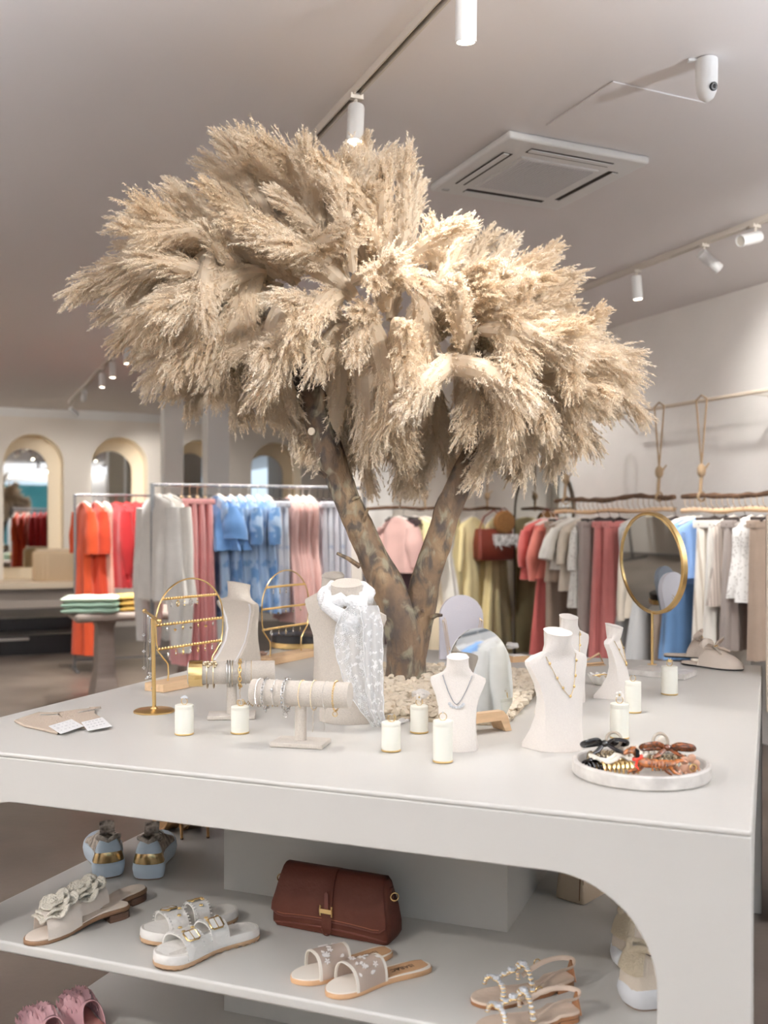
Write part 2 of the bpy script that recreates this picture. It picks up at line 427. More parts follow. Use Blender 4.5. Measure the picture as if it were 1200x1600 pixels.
def plume_mesh(seed, Ln, droop, fat=1.0, hairs=1.0):
    R = random.Random(seed); vs, fs, at1 = [], [], []
    def axis(t):  # bends towards +X (set downwards when placed)
        return V((droop*Ln*t*t, 0, Ln*(t-.18*droop*t*t)))
    def hair(p, d, ln, wd, a):
        s = d.cross(V((R.uniform(-1,1), R.uniform(-1,1), R.uniform(-1,1))))
        if s.length < 1e-5: return
        s = s.normalized()*wd; k = len(vs)
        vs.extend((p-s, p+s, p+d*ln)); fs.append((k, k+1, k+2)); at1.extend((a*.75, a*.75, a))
    nb = int(120*hairs)
    def radius(t): return fat*(.014+.058*sin(pi*min(1, t*.72+.10))**1.2*(1-t)**.35)
    for i in range(nb):
        t = .04+.93*(i/nb)
        p0 = axis(t); tg = (axis(min(1, t+.02))-axis(t-.02)).normalized()
        ph = i*2.4+R.uniform(-.5, .5)
        o = Quaternion(tg, ph) @ tg.orthogonal().normalized()
        rad = radius(t)*R.uniform(.75, 1.25)
        ang = radians(40*(1-.5*t))*R.uniform(.75, 1.25)
        ln = rad/sin(ang)*.95
        d = tg*cos(ang)+o*sin(ang)
        sag = V((R.uniform(.6, 1.3), R.uniform(-.25, .25), 0))
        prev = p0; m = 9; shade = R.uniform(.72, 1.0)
        for j in range(m):
            u = (j+1)/m
            d = (d+tg*.04+sag*.085*u).normalized()
            p = prev+d*ln/m
            tap = 1.1-.55*u
            for _ in range(int(10*hairs)):
                e = V((R.gauss(0,1), R.gauss(0,1), R.gauss(0,1))).normalized()
                hd = (d+e*.80+sag*.15).normalized()
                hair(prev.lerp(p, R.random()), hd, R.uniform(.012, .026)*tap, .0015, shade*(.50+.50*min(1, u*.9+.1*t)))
            prev = p
    n0, rg0 = len(vs), []
    for k in range(9):      # dense inner fluff
        t = .05+.88*k/8; c = axis(t); q = radius(t)*.55
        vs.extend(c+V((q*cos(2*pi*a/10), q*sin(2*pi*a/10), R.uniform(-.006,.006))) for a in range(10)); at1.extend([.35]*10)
    for k in range(8):
        for a in range(10):
            b2 = (a+1) % 10; fs.append((n0+k*10+a, n0+k*10+b2, n0+k*10+10+b2, n0+k*10+10+a))
    for j in range(24):  # stem
        t = j/24; p = axis(t); q = axis(t+1/24); s = V((0,.0016,0)); k = len(vs)
        vs.extend((p-s, p+s, q+s, q-s)); fs.append((k, k+1, k+2, k+3)); at1.extend((0, 0, 0, 0))
    me = bpy.data.meshes.new('pampas_plume'); me.from_pydata([tuple(v) for v in vs], [], fs)
    a = me.attributes.new('hair', 'FLOAT', 'POINT'); a.data.foreach_set('value', at1)
    me.materials.append(M_plume); return me
PL = [plume_mesh(1, .42, .08, .95), plume_mesh(2, .40, .25, 1.1), plume_mesh(3, .36, .50, 1.15), plume_mesh(4, .34, .20, 1.3), plume_mesh(5, .42, .36, 1.0), plume_mesh(6, .36, .32, 1.2)]
n_pl = 0
def plume(base, d, k, sc, roll=0.0):
    """base and tip direction in tree space; the bend always falls downwards"""
    global n_pl
    d = d.normalized(); dn = V((0,0,-1)); x = dn-d*dn.dot(d)
    x = x.normalized() if x.length > .05 else d.orthogonal().normalized()
    x = Quaternion(d, roll) @ x; y = d.cross(x)
    o = bpy.data.objects.new('pampas_plume', PL[k]); COL.objects.link(o); o.parent = tree
    Mx = Matrix((( x.x, y.x, d.x, base.x), (x.y, y.y, d.y, base.y), (x.z, y.z, d.z, base.z), (0,0,0,1)))
    o.matrix_local = Mx @ Matrix.Diagonal((sc, sc, sc, 1)); n_pl += 1
Rp = random.Random(21)
# the crown: plumes fan out from an inner spine that joins the two limb heads, longest where the crown reaches furthest
S0, S1 = tp(430, 470), tp(750, 580)
tips = [(132,378),(200,306),(285,268),(362,215),(436,168),(505,215),(570,165),(645,222),(738,322),(798,350),(848,392),(945,468),(985,522),(1014,572),(965,640),(932,692),(880,715),(825,728),(775,742),(700,738),(640,745),(560,742),(500,690),(432,690),(372,640),(300,612),(252,600),(205,545),(188,498),(160,440)]
tp3 = [tp(u, v) for u, v in tips]
def reach(b, dx, dz):      # how far the crown reaches from b in a direction of its own upright plane
    best = .6
    for k in range(len(tp3)):
        p, q = tp3[k], tp3[(k+1) % len(tp3)]
        ex, ez = q.x-p.x, q.z-p.z; den = dx*ez-dz*ex
        if abs(den) < 1e-9: continue
        t = ((p.x-b.x)*ez-(p.z-b.z)*ex)/den; w_ = ((p.x-b.x)*dz-(p.z-b.z)*dx)/den
        if t > 0 and -1e-6 <= w_ <= 1+1e-6: best = t
    return best
LEN = [.42, .40, .36, .34, .42, .36]
def put(tip, d, k, sc, roll):
    d = d.normalized(); plume(tip-d*LEN[k]*sc, d, k, sc, roll)
for i, t3 in enumerate(tp3):
    for rep in range(2):
        f = min(1, max(0, (t3.x-S0.x)/(S1.x-S0.x))); b = S0.lerp(S1, f*.7+.15)
        tip = t3+V((0, Rp.uniform(-.10, .22)-.05*rep+(.22 if tips[i][1] > 635 and 380 < tips[i][0] < 800 else 0), 0))
        if rep: tip = b+(tip-b)*Rp.uniform(.84, .95)+V((Rp.uniform(-.04,.04), 0, Rp.uniform(-.04,.04)))
        d = tip-b; up = d.normalized().z
        if up < -.3: d += V((0,0,-.25))
        put(tip, d, Rp.choice((0,4,1)) if up > .5 else Rp.choice((1,4,5,2)), Rp.uniform(.9, 1.12), Rp.uniform(-.5, .5))
NF = 220
for i in range(NF):
    yv = -1+1.45*(i+.5)/NF; th = i*2.39996; rr = sqrt(max(0, 1-yv*yv))
    e = V((rr*cos(th), yv, rr*sin(th)))
    b = S0.lerp(S1, min(1.05, max(-.05, .5+.6*e.x+Rp.uniform(-.4, .4))))+V((0,0,.04))
    r_ = reach(b, e.x/max(rr,.01), e.z/max(rr,.01))
    k_ = Rp.uniform(.72, .93)
    tip = b+V((e.x*r_*k_, e.y*Rp.uniform(.40, .56), e.z*r_*k_))
    d = (tip-b).normalized()+V((Rp.gauss(0,.2), Rp.gauss(0,.15), Rp.gauss(0,.2)+.10))
    if e.z < -.3: d += V((0, 0, -.35))
    k = Rp.choice((0,1,4,5)) if d.z > .4 else Rp.choice((1,2,3,3,5,5))
    w_ = tbase+tip; uu, vv = CX+F*w_.x/w_.y, HY-F*(w_.z-EYE)/w_.y
    if e.y < .25 and ((425 < uu < 560 and vv > 560) or (690 < uu < 790 and vv > 660)): continue      # the limbs stay in view below the crown
    put(tip, d, k, Rp.uniform(.8, 1.08), Rp.uniform(-.8, .8))

# ================================================================== PEBBLES
bed_poly = [(.64,.74),(1.10,.70),(1.36,1.62),(.70,1.66)]
def inpoly(s, e, poly=bed_poly):
    c = False; j = len(poly)-1
    for i in range(len(poly)):
        (x0,y0),(x1,y1) = poly[i], poly[j]
        if (y0 > e) != (y1 > e) and s < (x1-x0)*(e-y0)/(y1-y0)+x0: c = not c
        j = i
    return c
M_peb = mat('cream_stone', (232,218,196), .8, var=.16, vscale=14, bump=.2, bscale=50)
def pebble_mesh(seed):
    R = random.Random(seed); bm = bmesh.new(); bmesh.ops.create_icosphere(bm, subdivisions=2, radius=1)
    off = V((R.uniform(0,99), R.uniform(0,99), R.uniform(0,99)))
    for v in bm.verts:
        n = noise.noise(v.co*1.1+off)*.45+noise.noise(v.co*2.7+off)*.28
        v.co = v.co*(1+n); v.co.z *= .72; v.co.x *= 1.2
    me = bpy.data.meshes.new('pebble'); bm.to_mesh(me); bm.free(); me.materials.append(M_peb)
    me.polygons.foreach_set('use_smooth', [True]*len(me.polygons)); me.set_sharp_from_angle(angle=radians(18)); return me
PM = [pebble_mesh(k) for k in range(7)]
pebs = []; R = random.Random(5)
step_ = .0205; e = .68
while e < 1.68:
    s = .6
    while s < 1.4:
        ss, ee = s+R.uniform(-.008,.008), e+R.uniform(-.008,.008)
        if inpoly(ss, ee):
            p = tl(ss, ee, .9); dt = (p-tbase).length
            if dt > .075: pebs.append((p, dt))
        s += step_
    e += step_*.9
pebs.sort(key=lambda q: q[0].y)
mbp = MB()
for i, (p, dt) in enumerate(pebs):
    sz = R.uniform(.0085, .0150); lift = .013+R.uniform(0, .014)+max(0, .02*(1-dt/.4))
    rot = (R.uniform(-.5,.5), R.uniform(-.5,.5), R.uniform(0, 6.28))
    if i < 300:
        o = bpy.data.objects.new('pebble', PM[i % 7]); COL.objects.link(o)
        o.location = p+V((0,0,lift)); o.rotation_euler = rot; o.scale = (sz, sz, sz)
        tag(o, 'small cream stone in the pebble bed around the tree foot', 'stone', 'cream stones around the tree foot')
    else:
        me = PM[i % 7]; Mx = Matrix.Translation(p+V((0,0,lift))) @ Matrix.Rotation(rot[2], 4, 'Z') @ Matrix.Diagonal((sz,sz,sz,1))
        mbp.add([v.co for v in me.vertices], [tuple(q.vertices) for q in me.polygons], Mx)
if mbp.v:
    o = mbp.obj('pebbles', M_peb, None, 18); o['kind'] = 'stuff'; o['label'] = 'far cream stones behind the tree foot'
mb = MB(); mb.prism([tuple((tl(s, e))[:2]) for s, e in bed_poly], .9005, .912)
o = fixn(mb.obj('pebble_gravel', mat('fine_cream_gravel', (206,190,166), .9, var=.3, vscale=60, bump=.6, bscale=70))); o['kind'] = 'stuff'; o['label'] = 'fine cream gravel layer under the stones'
# ================================================================== CEILING FITTINGS
M_rail = mat('track_white', (214,206,196), .5)
M_lens = mat('lamp_lens', (255,240,214), .3, emit=22)
M_lensoff = mat('lamp_lens_unlit', (220,214,204), .3)
def ceil_at(u, v): return on(u, v, CEIL)
def track(name, label, p, q):
    d = q-p; ln = d.length; th = thing(name, label, 'track', (p+q)/2, atan2(d.y, d.x))
    mb = MB(); h = .030
    for s in (-1, 1): mb.box((0, s*.0135, -h/2-.0005), (ln, .007, h))
    mb.box((0, 0, -.005), (ln, .02, .008)); mb.obj('rail', M_rail, th)
    mb = MB(); mb.box((0, 0, -.0105), (ln-.01, .018, .002)); mb.obj('groove', mat('track_groove', (92,84,76), .6), th)
    for k in range(-3, 4):
        MB().box((k*ln/7.5, 0, -h+.004), (.10, .021, .012)).obj('joint', M_rail, th)
    return th
tA0, tA1 = ceil_at(745, -70), ceil_at(108, 628)
tA0 = tA0+(tA0-tA1)*.35
track('ceiling_track', 'long white ceiling track rail passing above the pampas tree', tA0, tA1)
tB0, tB1 = ceil_at(1330, 285), ceil_at(880, 459); tB0 = tB1+(tB0-tB1)*1.9
track('ceiling_track', 'white ceiling track rail along the right plaster wall', tB0, tB1)
GL = 'track spotlights on the ceiling'
def spot(label, loc, aim, power, lit=True, hang=.05, blend=.7, cone=70, L_=.115, r=.031, col=(1.0,.97,.93)):
    """cylindrical spotlight hung from the track; the bulb's own light belongs to it"""
    th = thing('spotlight', label, 'spotlight', loc, 0, GL)
    MB().box((0,0,-.034), (.05,.026,.02), ROOM).obj('adapter', M_rail, th)
    MB().tube([(0,0,-.04), (0,0,-.045-hang)], .0065, 8).obj('stem', M_rail, th)
    d = (V(aim)-(V(loc)+V((0,0,-.05-hang)))).normalized(); q = d.to_track_quat('Z', 'Y').to_matrix().to_4x4()
    Mx = Matrix.Translation((0,0,-.045-hang)) @ q
    MB().lathe([(.012,-.03),(r*.93,-.028),(r,-.02),(r,L_),(r*.86,L_),(r*.84,L_-.012)], 24, M=Mx, cap=True).obj('housing', M_white, th)
    MB().lathe([(r*.82,L_-.010),(r*.82,L_-.004)], 24, M=Mx).obj('lens', M_lens if lit else M_lensoff, th)
    if lit and power:
        l = bpy.data.lights.new('bulb', 'SPOT'); l.energy = power; l.color = col; l.spot_size = radians(cone); l.spot_blend = blend; l.shadow_soft_size = .05
        o = bpy.data.objects.new('bulb', l); COL.objects.link(o); o.parent = th
        o.matrix_local = Matrix.Translation(V((0,0,-.045-hang))+d*(L_+.03)) @ d.to_track_quat('-Z', 'Y').to_matrix().to_4x4()
    return th
dA = (tA1-tA0).normalized()
def onA(u, v):      # point of the first track whose sight column is u
    best = min((abs((CX+F*p.x/p.y)-u), k) for k, p in ((k, tA0.lerp(tA1, k/2000)) for k in range(2001)) if p.y > .3)
    return tA0.lerp(tA1, best[1]/2000)
dn = V((0,0,-3))
p = onA(728, 0); spot('near white spotlight cut off by the top edge, above the table', p, p+dn+V((.0,.45,0)), 60)
p = onA(556, 0); spot('white spotlight right behind the topmost pampas plume', p, p+dn+V((-.1,-.5,0)), 55)
p = tA0.lerp(tA1, .06); spot('added spotlight behind the viewer on the long track', p, V((-.35,3.4,2.35)), 300, cone=44)  # lamp added off-frame to light the crown from the front
far = [(217,'sixth'),(199,'fifth'),(176,'fourth'),(160,'third')]
for (u, w_) in far:
    p = onA(u, 0); spot(f'{w_} small spotlight from the far end of the long track', p, p+dn, 220, hang=.06)
p = onA(132, 0); spot('far spotlight tilted towards the arches, second from the track end', p, p+V((-.6,1.5,-1.2)), 110, hang=.05)
p = onA(112, 0); spot('last spotlight at the far end of the long track', p, p+V((.6,1.2,-1.0)), 110, hang=.09)
def onB(u):
    best = min((abs((CX+F*p.x/p.y)-u), k) for k, p in ((k, tB0.lerp(tB1, k/1000)) for k in range(1001)))
    return tB0.lerp(tB1, best[1]/1000)
p = onB(995); spot('upright white spotlight nearest the plumes on the wall track', p, p+dn+V((.2,0,0)), 150)
p = onB(1100); spot('tilted glowing white spotlight on the wall track', p, p+B*1.0-A*.1+V((0,0,-.75)), 55, cone=110)
p = onB(1180); spot('unlit spotlight turned aside at the near end of wall track', p, p+V((-.6,-.3,-.3)), 0, lit=False)
# added tracks and spotlights, outside the frame, that brighten the rest of the hall

track('ceiling_track', 'added white ceiling track over the left aisle of the hall', room(-2.3, -2.6, CEIL), room(-2.3, 13.2, CEIL))
track('ceiling_track', 'added white ceiling track near the shop window behind the viewer', room(-1.6, -1.6, CEIL), room(4.2, -1.6, CEIL))
for k, (b, a, pw) in enumerate(((-2.3, 1.0, 90), (-2.3, 4.0, 110), (-2.3, 7.0, 110), (-2.3, 9.6, 110), (-2.3, 11.6, 110), (-.8, -1.6, 110), (.6, -1.6, 110), (2.0, -1.6, 110), (3.4, -1.6, 110))):
    p = room(b, a, CEIL)
    aim = p+dn+(B*1.1 if b == -2.3 else A*1.3)
    if b == -2.3 and a in (4.0, 7.0): aim = p+dn-B*1.2+A*.8
    if a > 9: aim = p+dn*.45+A*2.6+B*2.0; pw = 60
    spot(f'{["first","second","third","fourth","fifth"][k if k < 5 else k-5]} added spotlight on the '+('left aisle track' if k < 5 else 'track by the shop window'), p, aim, pw*(2.0 if k < 5 else .08), cone=115)
track('ceiling_track', 'added white cross track hidden behind the pampas crown', room(1.8, 7.1, CEIL), room(4.4, 7.1, CEIL))  # cross track and its lamps, added out of sight to brighten the back
for k, (b, t) in enumerate(((1.9, A*1.2), (2.5, A*1.5), (3.2, A*.9), (3.8, B*1.6-A*.6))):
    p = room(b, 7.1, CEIL); spot(f'{["first","second","third","fourth"][k]} added spotlight on the cross track behind the pampas crown', p, p+dn+t, (80,90,100,45)[k], cone=115)
for k, a in enumerate((.2, 1.4, 2.5)):  # lamps added outside the frame to brighten the right wall
    p = onB(1200)*0+room(3.35, a, CEIL); spot(f'{["first","second","third"][k]} added spotlight by the near end of the wall track, brightening the wall', p, p+dn+B*3.2+A*(.2,2.2,3.4)[k], 90, cone=120)
p = room(2.9, .2, CEIL); track('ceiling_track', 'added short white ceiling track to the right of the viewer', room(2.4, .2, CEIL), room(3.2, .2, CEIL)); spot('added spotlight right of the viewer aimed at the pampas crown', p, V((.25,3.3,2.2)), 210, cone=44)  # track and lamp added off-frame for more light on the crown
# added uplighter floor lamps, out of view, that only brighten the ceiling
def uplighter(label, b, a, power):
    th = thing('added_floor_lamp', label, 'added floor lamp', room(b, a, .0006))
    MB().lathe([(.14,0),(.14,.012),(.02,.022)], 32).obj('base', M_white, th)
    MB().tube([(0,0,.02), (0,0,1.78)], .012, 12).obj('pole', M_white, th)
    MB().lathe([(.02,1.76),(.07,1.78),(.15,1.88),(.146,1.88),(.06,1.79),(.0,1.785)], 32, cap=False).obj('bowl_shade', M_white, th)
    MB().ball((0,0,1.82), .03, 12, 8).obj('glowing_bulb', M_lens, th)
    l = bpy.data.lights.new('bulb', 'SPOT'); l.energy = power; l.color = (.89,.94,1.0); l.spot_size = radians(155); l.spot_blend = .8; l.shadow_soft_size = .08
    o = bpy.data.objects.new('bulb', l); COL.objects.link(o); o.parent = th; o.location = (0,0,1.90); o.rotation_euler = (pi, 0, 0)
uplighter('added white uplighter floor lamp by the right wall behind the viewer', 3.5, -.55, 4800)
uplighter('added white uplighter floor lamp to the left of the viewer', -1.9, 1.3, 1600)
uplighter('added white uplighter floor lamp by the shop window behind the viewer', -.9, -1.9, 1800)
for k, a in enumerate((9.0, 10.6, 12.0)):  # unseen lamps added to brighten the aisle for the round mirror
    p = room(-2.6, a, CEIL); spot(f'{["first","second","third"][k]} added spotlight lighting the clothes of the left aisle', p, p+dn*.8-B*1.3, 200, cone=110)
track('ceiling_track', 'added white ceiling track above the clothes of the left aisle', room(-2.6, 8.4, CEIL), room(-2.6, 12.6, CEIL))
uplighter('added white uplighter floor lamp in the left aisle', -3.4, 4.5, 2200)  # one more unseen lamp, added to fill the aisle with light
# --- air conditioner cassette
c4 = [ceil_at(785,202), ceil_at(1015,238), ceil_at(880,320), ceil_at(672,290)]
cc = (c4[0]+c4[1]+c4[2]+c4[3])/4
ac = thing('air_conditioner', 'square white ceiling air conditioner cassette with four louvre slots', 'air conditioner', cc, ROOM)
S = .355
MB().rbox((0,0,-.018), (2*S,2*S,.034), .012, 3).obj('panel', M_white, ac)
MB().rbox((0,0,-.038), (.40,.40,.008), .003).obj('grille_frame', M_white, ac)
mb = MB()
for k in range(26): mb.box((-.18+.0144*k, 0, -.0425), (.006,.37,.004))
g = mb.obj('grille', mat('grille_grey', (216,216,220), .6), ac); g['kind'] = 'stuff'
M_slot = mat('dark_slot', (60,54,50), .7)
for k in range(4):
    Rk = Matrix.Rotation(k*pi/2, 4, 'Z')
    s_ = MB().box((0,-.272,-.0352), (.42,.05,.003), M=Rk).obj('louvre_slot', M_slot, ac)
    MB().box((0,-.279,-.041), (.42,.026,.004), M=Rk @ Matrix.Translation((0,0,0))).obj('louvre', M_white, s_)
MB().rbox((-.30,.30,-.037), (.035,.02,.006), .002).obj('receiver', mat('light_grey', (190,190,190), .5), ac)
# --- ceiling hatch
h4 = [ceil_at(958,130), ceil_at(1098,156), ceil_at(992,219), ceil_at(856,196)]
hc = (h4[0]+h4[1]+h4[2]+h4[3])/4
hat = thing('access_hatch', 'flush square access hatch in the ceiling beside the air conditioner', 'hatch', hc, ROOM)
MB().rbox((0,0,-.0035), (.43,.43,.006), .002).obj('hatch_panel', M_ceil, hat)
# --- security camera
p = ceil_at(1104, 92)
sec = thing('security_camera', 'small white capsule security camera fixed to the ceiling', 'camera', p, 0)
mb = MB(); mb.lathe([(.030,-.002),(.037,-.004),(.038,-.02),(.037,-.085),(.033,-.115),(.024,-.135),(.010,-.146),(.001,-.148)], 28); mb.obj('body', M_white, sec)
Mx = Matrix.Translation((.012,-.030,-.108)) @ V((.35,-.9,-.25)).to_track_quat('Z','Y').to_matrix().to_4x4()
MB().lathe([(.0145,0),(.0145,.006),(.012,.008)], 20, M=Mx).obj('lens_ring', M_black, sec)
MB().ball((0,0,.006), (.008,.008,.005), 12, 6, Mx).obj('lens', mat('lens_black', (8,8,10), .05), sec)
MB().rbox((-.05,.0,-.006), (.03,.02,.010), .003).obj('bracket', M_white, sec)
# ================================================================== CLOTHES AND RAILS
def cloth(name, col, kind=None, col2=None, scale=40, thr=.5):
    if name in MATS: return MATS[name]
    m = mat(name, col, .85, var=.10, vscale=9, sheen=.3, bump=.12, bscale=25)
    if kind is None: return m
    nt = m.node_tree; N = nt.nodes; L = nt.links; P = N['Principled BSDF']; tc = N.new('ShaderNodeTexCoord')
    if kind == 'stripe':
        t = N.new('ShaderNodeTexWave'); t.inputs['Scale'].default_value = scale; t.bands_direction = 'X'; t.inputs['Distortion'].default_value = .4; src = t.outputs['Fac']
    else:
        t = N.new('ShaderNodeTexVoronoi'); t.inputs['Scale'].default_value = scale; src = t.outputs['Distance']
        if kind == 'floral':
            t2 = N.new('ShaderNodeTexNoise'); t2.inputs['Scale'].default_value = scale*.5; t2.inputs['Detail'].default_value = 4; L.new(tc.outputs['Object'], t2.inputs['Vector']); src = t2.outputs[0]
    L.new(tc.outputs['Object'], t.inputs['Vector'])
    r = N.new('ShaderNodeMapRange'); r.inputs[1].default_value = thr-.04; r.inputs[2].default_value = thr+.04; L.new(src, r.inputs[0])
    mx = N.new('ShaderNodeMix'); mx.data_type = 'RGBA'; mx.inputs[6].default_value = srgb(*col2); mx.inputs[7].default_value = srgb(*col)
    L.new(r.outputs[0], mx.inputs[0]); L.new(mx.outputs[2], P.inputs['Base Color']); return m
M_hang = mat('hanger_white', (226,220,212), .5); M_hangw = mat('hanger_wood', (206,176,138), .5); M_dark = mat('hanger_dark', (60,52,48), .5)
def hanger_mesh(drop, w, m):
    mb = MB()
    mb.tube([(.0, 0, .0), (.012, 0, .012), (.0, 0, .022), (-.014, 0, .016), (-.016,0,.002), (-.006,0,-.014), (0,0,-.024), (0,0,-drop)], .0022, 5)
    mb.tube([(-w, 0, -drop-.055), (-w*.55, 0, -drop-.022), (0, 0, -drop), (w*.55, 0, -drop-.022), (w, 0, -drop-.055)], [.006,.009,.010,.009,.006], 6)
    return mb.mesh('hanger', m, 60)
HG = {}
def add_hanger(th, drop, w, m):
    k = (round(drop,3), round(w,3), m.name)
    if k not in HG: HG[k] = hanger_mesh(drop, w, m)
    o = bpy.data.objects.new('hanger', HG[k]); COL.objects.link(o); o.parent = th
def body_mesh(mb, prof, nf, seed, n=36, x0=0.0):
    """prof: rows of (z, half width, half thickness, fold depth)"""
    R = random.Random(seed); ph = R.uniform(0, 6); ph2 = R.uniform(0, 6); rings = []
    for z, hw, hd, fo in prof:
        rg = []
        for j in range(n):
            t = 2*pi*j/n; q = 1+fo*(sin(nf*t+ph+z*1.3)*.7+sin((nf*.5+1)*t+ph2)*.5)
            cx, sy = cos(t), sin(t)
            cx = math.copysign(abs(cx)**.8, cx)
            rg.append((x0+hw*cx*(1+fo*.25*sin(nf*t+ph)), hd*sy*q+.25*hd*fo*sin(3*t+ph2), z))
        rings.append(rg)
    mb.loft(rings, True, True)
def garment(kind, name, label, cat, loc, rz, m, L_=1.1, ws=.40, wh=.5, hd=.035, sl=None, group=None, drop=.06, seed=0, nf=7, fold=.35, hm=None, trims=(), tilt=0):
    """sl = (length, shoulder radius, middle radius, cuff radius, outward swing)"""
    th = thing(name, label, cat, loc, rz, group); z0 = -drop
    hm = hm or M_hang
    mb = MB()
    if kind in ('dress', 'blouse'):
        add_hanger(th, drop, ws*.46, hm)
        h = ws/2
        rows = [(z0-.005, .055, .022, 0), (z0-.02, .085, .028, 0), (z0-.045, h*.72, .03, .02), (z0-.075, h*.98, .032, .05), (z0-.13, h*.98, hd, .1)]
        waist = .8 if kind == 'dress' else .95
        for k in range(1, 9):
            t = k/8; zz = z0-.13-(L_-.13)*t
            wv = (h*.95*(1-t)+h*waist*t) if False else (h*(.95+(waist-.95)*min(1, t/.35)) if t < .35 else h*waist+(wh/2-h*waist)*((t-.35)/.65)**.8)
            rows.append((zz, wv, hd*(1+.7*t), fold*(.35+.65*t)))
        body_mesh(mb, rows, nf, seed)
        mb.obj('body', m, th, 60)
        if sl:
            l, r0, r1, r2, sw = sl
            for s in (-1, 1):
                x = s*(h-.03); pts, rs = [], []
                for k in range(8):
                    t = k/7; pts.append((x+s*(sw*sin(t*1.4)+.01), .004*sin(k*1.7+seed), z0-.10-l*t))
                    rs.append((r0*(1-2*t)+r1*2*t) if t < .5 else (r1*(2-2*t)+r2*(2*t-1)))
                MB().tube(pts, rs, 12, True, flat=.62).obj('sleeve', m, th, 60)
        for tz, tw, td, tm in trims:      # ruffles: fluted rings round the body
            mr = MB(); body_mesh(mr, [(z0-tz, tw*.92, hd*1.2, .2), (z0-tz-td*.5, tw*1.04, hd*1.7, .5), (z0-tz-td, tw*1.1, hd*2.0, .7)], 13, seed+5, 52)
            mr.obj('ruffle', tm, th, 60)
    elif kind == 'skirt':
        add_hanger(th, drop, ws*.5, hm)
        rows = []
        for k in range(9):
            t = k/8; rows.append((z0-.03-L_*t, ws/2+(wh-ws)/2*t**.8, hd*(1+.8*t), fold*(.25+.75*t)))
        body_mesh(mb, rows, nf, seed); mb.obj('body', m, th, 60)
        MB().rbox((0,0,z0-.04), (ws*1.0, hd*2.2, .04), .008).obj('waistband', m, th)
        for s in (-1, 1): MB().rbox((s*ws*.36, 0, z0-.025), (.018, hd*2.4, .03), .004).obj('clip', M_dark, th)
    else:   # trousers: one waist, two legs
        add_hanger(th, drop, ws*.5, hm)
        for s in (-1, 1):
            lg = MB(); rows = []
            for k in range(9):
                t = k/8; hw = ws*.26+(wh*.25-ws*.26)*t
                rows.append((z0-.06-L_*t, hw, hd*(1+.4*t), fold*(.3+.7*t)))
            body_mesh(lg, rows, nf, seed+s, 28, s*ws*.235); lg.obj('trouser_leg', m, th, 60)
        MB().rbox((0,0,z0-.05), (ws*1.0, hd*2.3, .05), .008).obj('waistband', m, th)
        for s in (-1, 1): MB().rbox((s*ws*.36, 0, z0-.02), (.018, hd*2.5, .03), .004).obj('clip', M_dark, th)
    return th
def rail_frame(name, label, p, d, ln, h, r=.013, m=None, mid=None):
    m = m or M_steel; th = thing(name, label, 'clothes rail', p+d*ln/2, atan2(d.y, d.x)); x = ln/2
    MB().tube([(-x,0,h), (x,0,h)], r, 10).obj('top_bar', m, th)
    for s in (-1, 1):
        MB().box((s*x,0,h/2), (r*2,r*2,h+.02)).obj('post', m, th)
        MB().box((s*x,0,.012), (.03,.5,.024)).obj('foot', m, th)
    MB().box((0,0,.10), (ln,.02,.02)).obj('lower_bar', m, th)
    return th
def line_u(p, d):
    def f(u):
        k = (u-CX)/F; s = (k*p.y-p.x)/(d.x-k*d.y); return p+d*s
    return f
ACROSS = ROOM+pi/2      # garments on a rail along B face along the rail

# --- grey rail with white, pink, blue and dusty pink clothes
pL = at(238, 757, 7.4); pL.z = 0
rail_frame('clothes_rail', 'grey steel clothes rail with white, pink and blue dresses behind the bracelets', pL, B, 1.72, 1.75)
fL = line_u(pL, B); zL = 1.737
c_white = cloth('sheer_white', (232,229,224)); c_white2 = cloth('ivory_cotton', (238,234,226))
c_pink = cloth('rose_pink', (230,166,164)); c_blue = cloth('cornflower_blue', (88,130,180))
c_bflor = cloth('pale_blue_floral', (168,194,222), 'floral', (118,156,202), 16, .5)
c_bsky = cloth('sky_blue_print', (174,198,224), 'floral', (104,146,194), 22, .46)
c_dusty = cloth('dusty_pink', (216,176,168)); c_lilac = cloth('lilac_white', (224,222,230)); c_wprint = cloth('white_blue_print', (226,228,236), 'floral', (186,196,216), 20, .42)
def gL(u, *a, **k):
    p = fL(u); return garment(*a[:4], V((p.x, p.y, zL)), ACROSS+k.pop('dr', 0), *a[4:], **k)
GLR = 'clothes on the grey steel rail'
ordn = ['first','second','third','fourth','fifth','sixth','seventh','eighth']
gL(247, 'blouse', 'blouse', 'greyish sheer white long-sleeved blouse hanging first on the grey rail', 'blouse', c_white, L_=.78, ws=.52, wh=.56, hd=.05, sl=(1.02,.06,.075,.04,.05), group=GLR, seed=1, trims=(), dr=.25)
gL(264, 'blouse', 'blouse', 'bright white ruffled blouse with long sleeves, in front of pink skirts', 'blouse', c_white2, L_=.80, ws=.52, wh=.66, hd=.075, sl=(1.06,.07,.08,.05,.04), group=GLR, seed=2, fold=.5, dr=.2)
for k, u in enumerate((284, 296, 308, 320)):
    gL(u, 'skirt', 'skirt', f'long rose pink pleated skirt, {ordn[k]} of four beside the white blouse', 'skirt', c_pink, L_=1.22, ws=.34, wh=.5, hd=.036, group=GLR, seed=10+k, nf=11, hm=M_hangw, drop=.075)
gL(341, 'blouse', 'blouse', 'plain cornflower blue flared blouse on the grey rail', 'blouse', c_blue, L_=.42, ws=.40, wh=.62, hd=.085, sl=(.24,.06,.09,.10,.06), group=GLR, seed=20, fold=.55, dr=.3)
